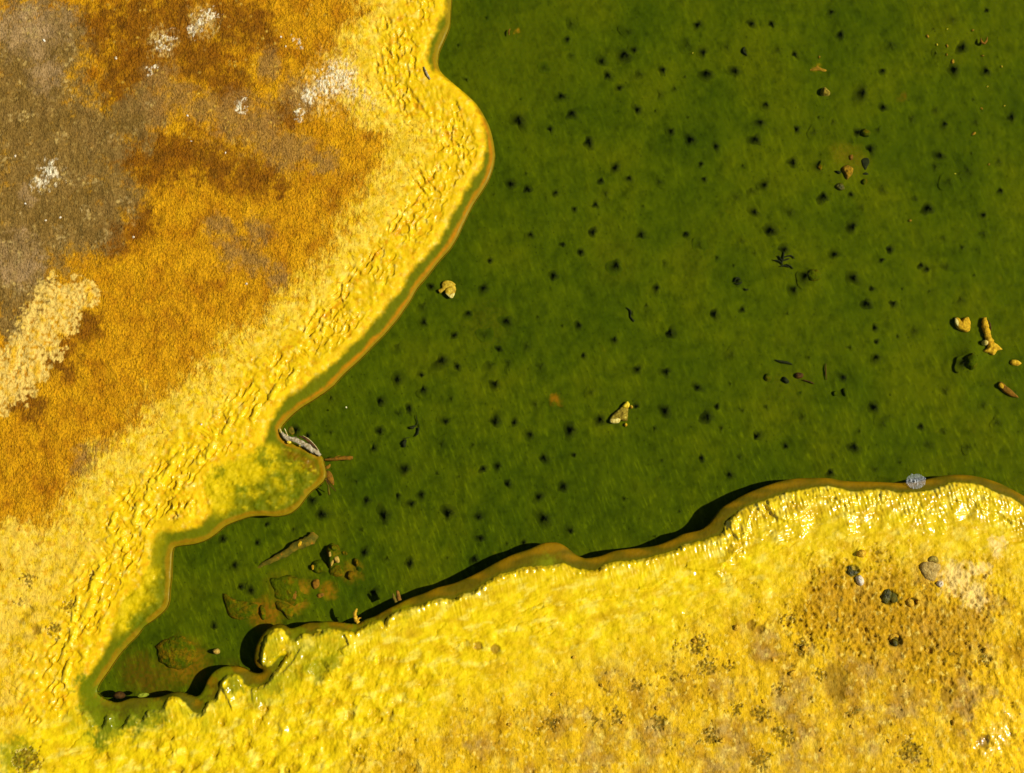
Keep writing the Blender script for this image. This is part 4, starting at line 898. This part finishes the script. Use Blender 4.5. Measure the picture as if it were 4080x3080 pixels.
for nm, o_, th, mt, lb in lab:
    c_ = np.array(Q5(o_)).mean(0); lh = bh(*c_)-3
    o = slab(nm, Q5(o_), lh, th+1, mt, rough=4.5, fine=8, p=2.4); tag(o, lb, "stone")
    if nm == "mossy_boulder":
        slab("pale_chip", Q5([(1565,400),(1600,395),(1605,450),(1575,465)]), lh+th-1, 4, m_tan, o)
        slab("pale_chip", Q5([(1635,480),(1690,450),(1715,530),(1670,540)]), lh+th-2, 4, m_tan, o)
        slab("pale_chip", Q5([(1590,540),(1625,500),(1640,520),(1605,590)]), lh+th-5, 4, m_tan, o)
        slab("pale_chip", Q5([(1600,320),(1660,310),(1680,370),(1620,380)]), lh+th-1, 3, m_mossr, o)
    if "low round" in lb: slab("bright_nose", Q5([(1335,580),(1370,570),(1390,610),(1350,640)]), lh+th-5, 4.5, m_gold, o)
    if nm == "flat_slab": slab("rusty_crust", Q5([(1090,930),(1140,900),(1165,980),(1130,1040),(1075,1020)]), lh+th-3, 3.5, m_rust, o)
Q6 = lambda pts: q(360,2440,3.16,pts)
lh = bh(385,1405)-4
o = slab("sunken_boulder", Q6([(820,430),(900,350),(1020,290),(1150,280),(1280,340),(1350,450),(1340,580),(1260,700),(1100,725),(950,690),(870,620),(840,530)]), lh, 15, m_mossr, rough=6, fine=8, p=2.4); tag(o, "large round rust crusted boulder in the lower left end of the pool", "boulder")
for a, b in ((930,470),(1020,550),(1150,600),(1210,640),(1100,480),(1000,430)):
    0 and slab("crust_grain", [*Q6(ring(a, b, 30, 22, 8))], lh+11, 2.6, m_rust if (a+b) % 3 else m_moss, o)
o = slab("pebble", Q6(ring(1585,492,48,36,10,.1)), bh(861/1,1406)+1 if False else bh(465,1406)+6, 12, m_tan, rough=1.5, p=2.4); tag(o, "small tan pebble between the large round boulder and the yellow knob", "pebble")
o = slab("green_leaf", Q6([(585,1050),(620,1020),(700,1010),(740,1035),(700,1062),(620,1072)]), -8, 3.5, m_fresh, rough=1); tag(o, "small pale green leaf at the lower shore of the pool's left end", "leaf")
o = slab("brown_pebble", Q6([(290,1040),(330,995),(400,1000),(440,1050),(400,1085),(320,1080)]), -26, 16, m_bark, rough=1.5, p=2.4); tag(o, "dark brown pebble in the lowest left corner of the pool", "pebble")
# --- left bank
Q7 = lambda pts: q(1100,0,1.6257,pts)
def T7(pts): return [(*Q7([(a,b)])[0], c, r) for a, b, c, r in pts]
g7 = gh(923,162)
o = tube("pale_splinter", T7([(958,432,g7+2,1.2),(975,475,g7+2.5,2.4),(998,514,g7+2,1.8)]), m_wood); tag(o, "thin pale splinter on the yellow margin of the upper left bank", "splinter")
# white sinter crumbs one can tell apart on the left bank
for a, b, r in [(288,512,3.2),(487,330,2.2),(413,305,2),(532,613,3),(405,250,3),(95,87,3.6),(250,125,3.4),(130,470,3.2),(98,476,3),(55,440,2.6),(22+11,337,3),(607,80,3),(617,100,2.4),(435,917,3),(748,880,2.2)]:
    o = slab("sinter_crumb", ring(a, b, r, r*.75, 9, .25, rng.uniform(0, 3)), gh(a, b)-.3, r*.8, m_white, nr=4, rough=.8); tag(o, "tiny white sinter crumb on the brown crust of the left bank", "crumb", "white sinter crumbs on the left bank")
# --- lower bank
Q8 = lambda pts: q(3300,2160,3.687,pts)
def lump(nm, lb, cat, pts, up, th, mt, **k):
    c_ = np.array(pts).mean(0); g = gh(*c_); o = slab(nm, pts, g+up, th, mt, **k); tag(o, lb, cat); return o, g
o, g = lump("grey_sinter_plate", "pale grey sinter plate lying on the right of the lower bank", "stone", Q8([(1340,340),(1400,290),(1530,285),(1640,320),(1650,390),(1610,470),(1570,560),(1450,565),(1370,480)]), .5, 8, m_grey, rough=2.5, p=6, fine=6)
slab("brown_rim", Q8([(1480,220),(1560,200),(1620,240),(1610,310),(1530,290),(1460,280)]), g+1, 6, m_crumb, o, rough=2)
o, g = lump("white_pebble", "white pebble beside the dark upper hole in the lower bank", "pebble", Q8([(410,500),(460,480),(505,520),(530,590),(490,640),(430,610),(400,550)]), 1, 11, m_white, rough=2, p=2.6)
o, g = lump("sinter_grain_cluster", "cluster of sparkling white grains at the lower corner of the grey plate", "stone", Q8([(1590,600),(1640,565),(1690,590),(1680,650),(1630,665)]), .5, 6, m_white, rough=3, fine=2)
o, g = lump("round_knob", "round tan knob above the dark upper hole in the lower bank", "pebble", Q8(ring(485,165,70,60,10,.12)), 0, 8, m_gold, rough=1.5, p=2.6)
o, g = lump("golden_pebble", "golden pebble half in its own small hole right of the green clump", "pebble", Q8([(1130,860),(1180,820),(1240,850),(1260,920),(1220,970),(1150,930)]), 1, 11, m_gold, rough=1.2, p=2.4)
o, g = lump("algae_clump", "wet dark green algae clump filling the widest hole of the lower bank", "algae", Q8([(770,780),(800,700),(880,670),(930,720),(920,820),(860,920),(780,890)]), -1, 10, m_dgreen, rough=3, fine=4)
slab("side_lobe", Q8([(930,740),(1000,760),(1050,850),(1030,920),(940,900),(900,830)]), g-1, 6, m_olive, o, rough=2, fine=4)
o, g = lump("algae_clump", "small dark green algae clump in the lowest round hole of the lower bank", "algae", Q8([(920,1450),(970,1420),(1020,1460),(1010,1530),(950,1540)]), -1, 9, m_dgreen, rough=2, fine=4)
slab("yellow_crust", Q8([(880,1380),(930,1330),(1010,1340),(1030,1400),(960,1400),(900,1440)]), g, 8, m_gold, o, rough=2)
o, g = lump("algae_clump", "dark green algae clump in the upper hole beside the white pebble", "algae", Q8([(270,350),(310,330),(350,400),(440,420),(480,470),(380,520),(310,560),(270,480)]), -1, 7, m_dgreen, rough=3, fine=4)
for a, b, r, lb in [(1860,1297,6,""),(2005,1340,5,""),(1590,1356,7,""),(1955,1470,6,""),(2000,1405,6,""),(1712,1453,8,""),(1650,1515,6,""),(2128,1405,7,""),(1745,1300,5,""),(1300,1480,5,""),(1195,1500,6,""),(1420,1530,5,""),(1775,1620,6,""),(2060,1560,6,""),(1100,1565,6,""),(1560,1600,7,""),(1345,1560,5,""),(1240,1420,5,""),(1500,1385,6,""),(1530,1400,5,""),(1735,1400,6,""),(1920,1600,6,""),(1840,1570,5,""),(1985,1300,5,""),(2090,1390,5,"")]:
    o = slab("crust_crumb", ring(a, b, r, r*.8, 9, .25, rng.uniform(0, 3)), gh(a, b)-.5, r*.75, m_gold, nr=5, rough=1.5, fine=3); tag(o, "small golden crumb of crust lying on the lower bank", "crumb", "golden crust crumbs on the lower bank")
# --- things on the open bed
Q9 = lambda pts: q(3200,250,3.037,pts)
def bump_(nm, lb, cat, pts, up, th, mt, **k):
    c_ = np.array(pts).mean(0); o = slab(nm, pts, bh(*c_)+up, th, mt, **k); tag(o, lb, cat); return o
bump_("pitted_stone", "pitted olive stone with a black shadow in the upper right of the pool", "stone", Q9([(200,370),(230,310),(270,315),(325,375),(300,405),(220,410)]), -1, 17, m_crumb, rough=3, fine=4)
bump_("golden_stone", "craggy golden stone pointing down in the debris of the right part of the pool", "stone", Q9([(460,1290),(520,1240),(600,1265),(600,1330),(560,1390),(525,1415),(495,1350)]), 0, 10, m_goldw, rough=4, fine=4)
bump_("black_flake", "jet black drop shaped flake right of the craggy golden stone", "flake", Q9([(700,1180),(730,1155),(785,1155),(805,1200),(780,1250),(755,1300),(735,1285),(715,1235)]), .5, 3, m_black)
bump_("black_flake", "tiny black bow shaped flake under the drop shaped one", "flake", Q9([(720,1345),(750,1325),(790,1340),(780,1355),(735,1355)]), .5, 2.5, m_black)
bump_("orange_flake", "thin orange flake with ragged ends above the pitted olive stone", "flake", Q9([(65,85),(140,55),(175,35),(210,60),(285,85),(270,110),(180,95),(100,100)]), .5, 2.4, m_goldw, rough=1)
bump_("debris_lump", "dark green debris lump below the craggy golden stone", "debris", Q9([(385,1490),(440,1450),(480,1470),(500,1530),(450,1550),(400,1520)]), -.5, 7, m_dgreen, rough=3)
bump_("debris_lump", "small rusty lump left of the craggy golden stone", "debris", Q9([(170,1250),(215,1180),(235,1230),(215,1300),(175,1290)]), -.5, 8, m_mossr, rough=3)
bump_("debris_lump", "small mossy lump below the jet black flake", "debris", Q9([(700,1450),(725,1410),(770,1415),(775,1455),(730,1475)]), -.5, 7, m_mossr, rough=2)
bump_("debris_lump", "mossy lump above the jet black flake", "debris", Q9([(680,850),(740,800),(810,840),(800,890),(730,900)]), -.5, 12, m_moss, rough=2)
bump_("debris_lump", "low mossy lump left of the jet black flake, touching the golden stone's shadow", "debris", Q9([(380,1310),(430,1310),(460,1330),(430,1350)]), -.5, 6, m_black, rough=2)
bump_("debris_lump", "rusty crumb spread above the craggy golden stone", "debris", Q9([(555,1130),(595,1110),(605,1160),(570,1180)]), 0, 4, m_rust, rough=2)
QA = lambda pts: q(2720,1000,1.6257,pts)
def TA(pts, dh=2): return [(*QA([(a,b)])[0], bh(*QA([(a,b)])[0])+dh, r) for a, b, r in pts]
o = tube("black_twig", TA([(600,705,1),(630,715,2.6),(670,722,3),(710,735,1.2)], 3), m_black); tag(o, "short black twig lying level in the right middle of the pool", "twig")
o = tube("thin_twig", TA([(928,728,.8),(926,780,1.4),(932,835,.7)], 3), m_bark); tag(o, "thin upright brown twig right of the round dark pebble", "twig")
o = tube("thin_twig", TA([(780,835,1.2),(830,850,1.6),(850,860,.8)], 3), m_bark); tag(o, "short brown twig trailing from the round dark pebble", "twig")
bump_("dark_pebble", "round dark pebble below the short black twig", "pebble", QA(ring(752,808,32,22,10,.12)), -.5, 9, m_bark, p=2.5)
bump_("dark_pebble", "dark triangular pebble between two others below the black twig", "pebble", QA([(640,840),(655,812),(690,845),(670,860)]), -.5, 9, m_black, p=2.5)
bump_("mossy_pebble", "mossy ring shaped pebble left of the dark triangular one", "pebble", QA(ring(550,820,30,28,9,.15)), -.5, 9, m_moss, p=2.5)
bump_("black_pebble", "little black pebble above the dark oval lump", "pebble", QA(ring(1043,820,13,10,8,.15)), -.5, 6, m_black)
bump_("mossy_lump", "dark oval lump at the lower right of the twig debris", "debris", QA(ring(1050,915,20,28,9,.15,-.4)), -.5, 8, m_moss)
bump_("mossy_lump", "small mossy lump beside the dark oval one", "debris", QA(ring(985,922,16,18,9,.15)), -.5, 7, m_moss)
bump_("mossy_dome", "large smooth mossy dome on the bed casting a wide shadow below the feathery debris", "debris", QA(ring(850,158,48,40,12,.08)), -2, 12, m_moss, rough=1, p=2)
bump_("mossy_dome", "smooth mossy dome on the bed left of the driftwood's lower end", "debris", QA(ring(1868,715,46,52,12,.08)), -2, 17, m_moss, rough=1, p=2)
t0 = empty("feathery_debris", 1692, 556, bh(1692,556)); tag(t0, "dark feathery bundle of debris in the centre right of the pool", "debris")
for pts in ([(655,5,1.5),(650,50,2.2),(640,80,1.4)],[(620,30,1.2),(645,60,2),(690,50,1.4)],[(590,60,1),(625,65,1.8),(650,90,1)],[(630,100,1),(660,95,1.8),(690,105,1)],[(660,40,1),(700,30,1.8),(725,50,1)],[(670,85,1),(700,100,1.6),(715,115,1)]):
    tube("frond", TA(pts, 3), m_black, t0, seed=len(pts))
t0 = empty("feathery_debris", 1594, 607, bh(1594,607)); tag(t0, "small dark curled bundle of debris left of the smooth mossy dome", "debris")
for pts in ([(335,200,1.2),(350,175,2.4),(375,185,1.4)],[(340,210,1),(365,212,2),(385,200,1.2)],[(400,240,1),(412,252,1.8),(425,245,1)]): tube("frond", TA(pts, 3), m_black, t0)
QB = lambda pts: q(1600,1600,8.35,pts)
def TB(pts, dh=3): return [(*QB([(a,b)])[0], bh(*QB([(a,b)])[0])+dh, r) for a, b, r in pts]
t0 = empty("sunken_sprig", 895, 920, bh(895,920)); tag(t0, "black sprig with seed heads on the bed right of the bleached stick", "sprig")
tube("stem", TB([(490,440,.5),(500,560,.8),(545,690,.9),(480,790,.7),(400,840,1)], 4), m_black, t0)
tube("seed_head", TB([(255,850,2),(330,875,3.6),(420,830,2.6),(480,840,.8)], 4), m_black, t0)
tube("stem", TB([(560,870,2.6),(560,950,1.8),(530,1060,2),(450,1165,.7)], 4), m_black, t0)
tube("seed_head", TB([(150,1280,2.6),(80,1370,4.2),(90,1470,4),(110,1510,2)], 4), m_black, t0)
tube("stem", TB([(40,1250,.5),(150,1220,.7),(270,1190,.5)], 3), m_black, t0)
o = tube("black_twig", [(1353,664,bh(1353,664)+3,.8),(1362,672,bh(1353,664)+3,1.8),(1362,684,bh(1353,664)+3,1.4),(1370,694,bh(1353,664)+2,2)], m_black); tag(o, "small black twig left of centre in the open pool", "twig")
o = tube("black_twig", [(1608,101,bh(1600,110)+3,1),(1606,110,bh(1600,110)+3,3),(1614,120,bh(1600,110)+2,1.4)], m_black); tag(o, "stubby black twig in the upper pool near the top edge", "twig")
for a, b, r in [(1587,235,4),(1648,288,2.6),(1715,188,1.8),(1880,195,3),(1715,298,3.6),(1750,395,5),(1975,560,2),(1937,703,3),(2067,430,2.4),(1985,1065,3),(1475,1430,3.6),(1945,360,3),(2085,685,1.8),(65,343,1.6),(1712,355,3),(1765,1125,1.8),(1887,865,4.5),(885,368,3)]:
    a, b = q(2720,0,1.6257,[(a,b)])[0]
    o = slab("yellow_fleck", ring(a, b, r, r*.65, 7, .3, rng.uniform(0,3)), bh(a, b)+1.5, 1.6, m_yel if r < 2.7 else m_goldw, nr=3, rough=.5); tag(o, "tiny yellow fleck drifting in the upper right of the pool", "fleck", "yellow flecks in the pool")
t0 = empty("curled_shaving", 2126, 86, bh(2126,86)); tag(t0, "brown curled shaving near the top right corner of the pool", "shaving")
tube("curl", [(2119,82,-50,1),(2120,90,-48,2.6),(2126,94,-47,2.6),(2131,88,-47,2),(2133,80,-48,.8)], m_rust, t0)
o = tube("orange_curl", [(1100,76,-50,1),(1099,68,-49,2),(1102,62,-49,1)], m_rust); tag(o, "small orange curl near the top left of the pool", "shaving")

# --- foam
FU, FV = 1978.5, 1039.5
t0 = empty("foam", FU, FV, 0); tag(t0, "round patch of white foam bubbles at the right shore of the lower bank", "foam")
def hemi(co, fc, u_, v_, r, n=10, m=5):
    b0 = len(co); c = at(u_, v_, 0); 
    for j in range(m+1):
        th = math.pi/2*j/m*1.12
        for i in range(n):
            a = 2*math.pi*i/n; co.append(Vector((c.x+r*S*math.sin(th)*math.cos(a), c.y+r*S*math.sin(th)*math.sin(a), (-.6+r*math.cos(th))*S)))
    for j in range(m):
        for i in range(n): fc.append((b0+j*n+i, b0+(j+1)*n+i, b0+(j+1)*n+(i+1)%n, b0+j*n+(i+1)%n))
bl = [(FU-3.5,FV+.5,3.8),(FU+2,FV-1,2.8),(FU+2,FV+5.5,2.6),(FU-12,FV-2,3.2)]
big = list(bl); tries = 0
while tries < 6000:
    tries += 1; a = rng.uniform(0, 6.2832); rr = math.sqrt(rng.random()); x, y = FU+20.5*rr*math.cos(a), FV+16*rr*math.sin(a)
    if abs(x-FU+3) < 3 and y < FV-13.5: continue
    r = rng.choice([.9,1.1,1.3,1.6,2.0])
    if all(math.hypot(x-p[0], y-p[1]) > (r+p[2])*.86 for p in bl): bl.append((x, y, r))
for p in big:
    co, fc = [], []; hemi(co, fc, *p, n=20, m=9); place("large_bubble", co, fc, M_BUB, t0)
co, fc = [], []
for p in bl[4:]: hemi(co, fc, *p)
o = place("small_bubbles", co, fc, M_BUB, t0)
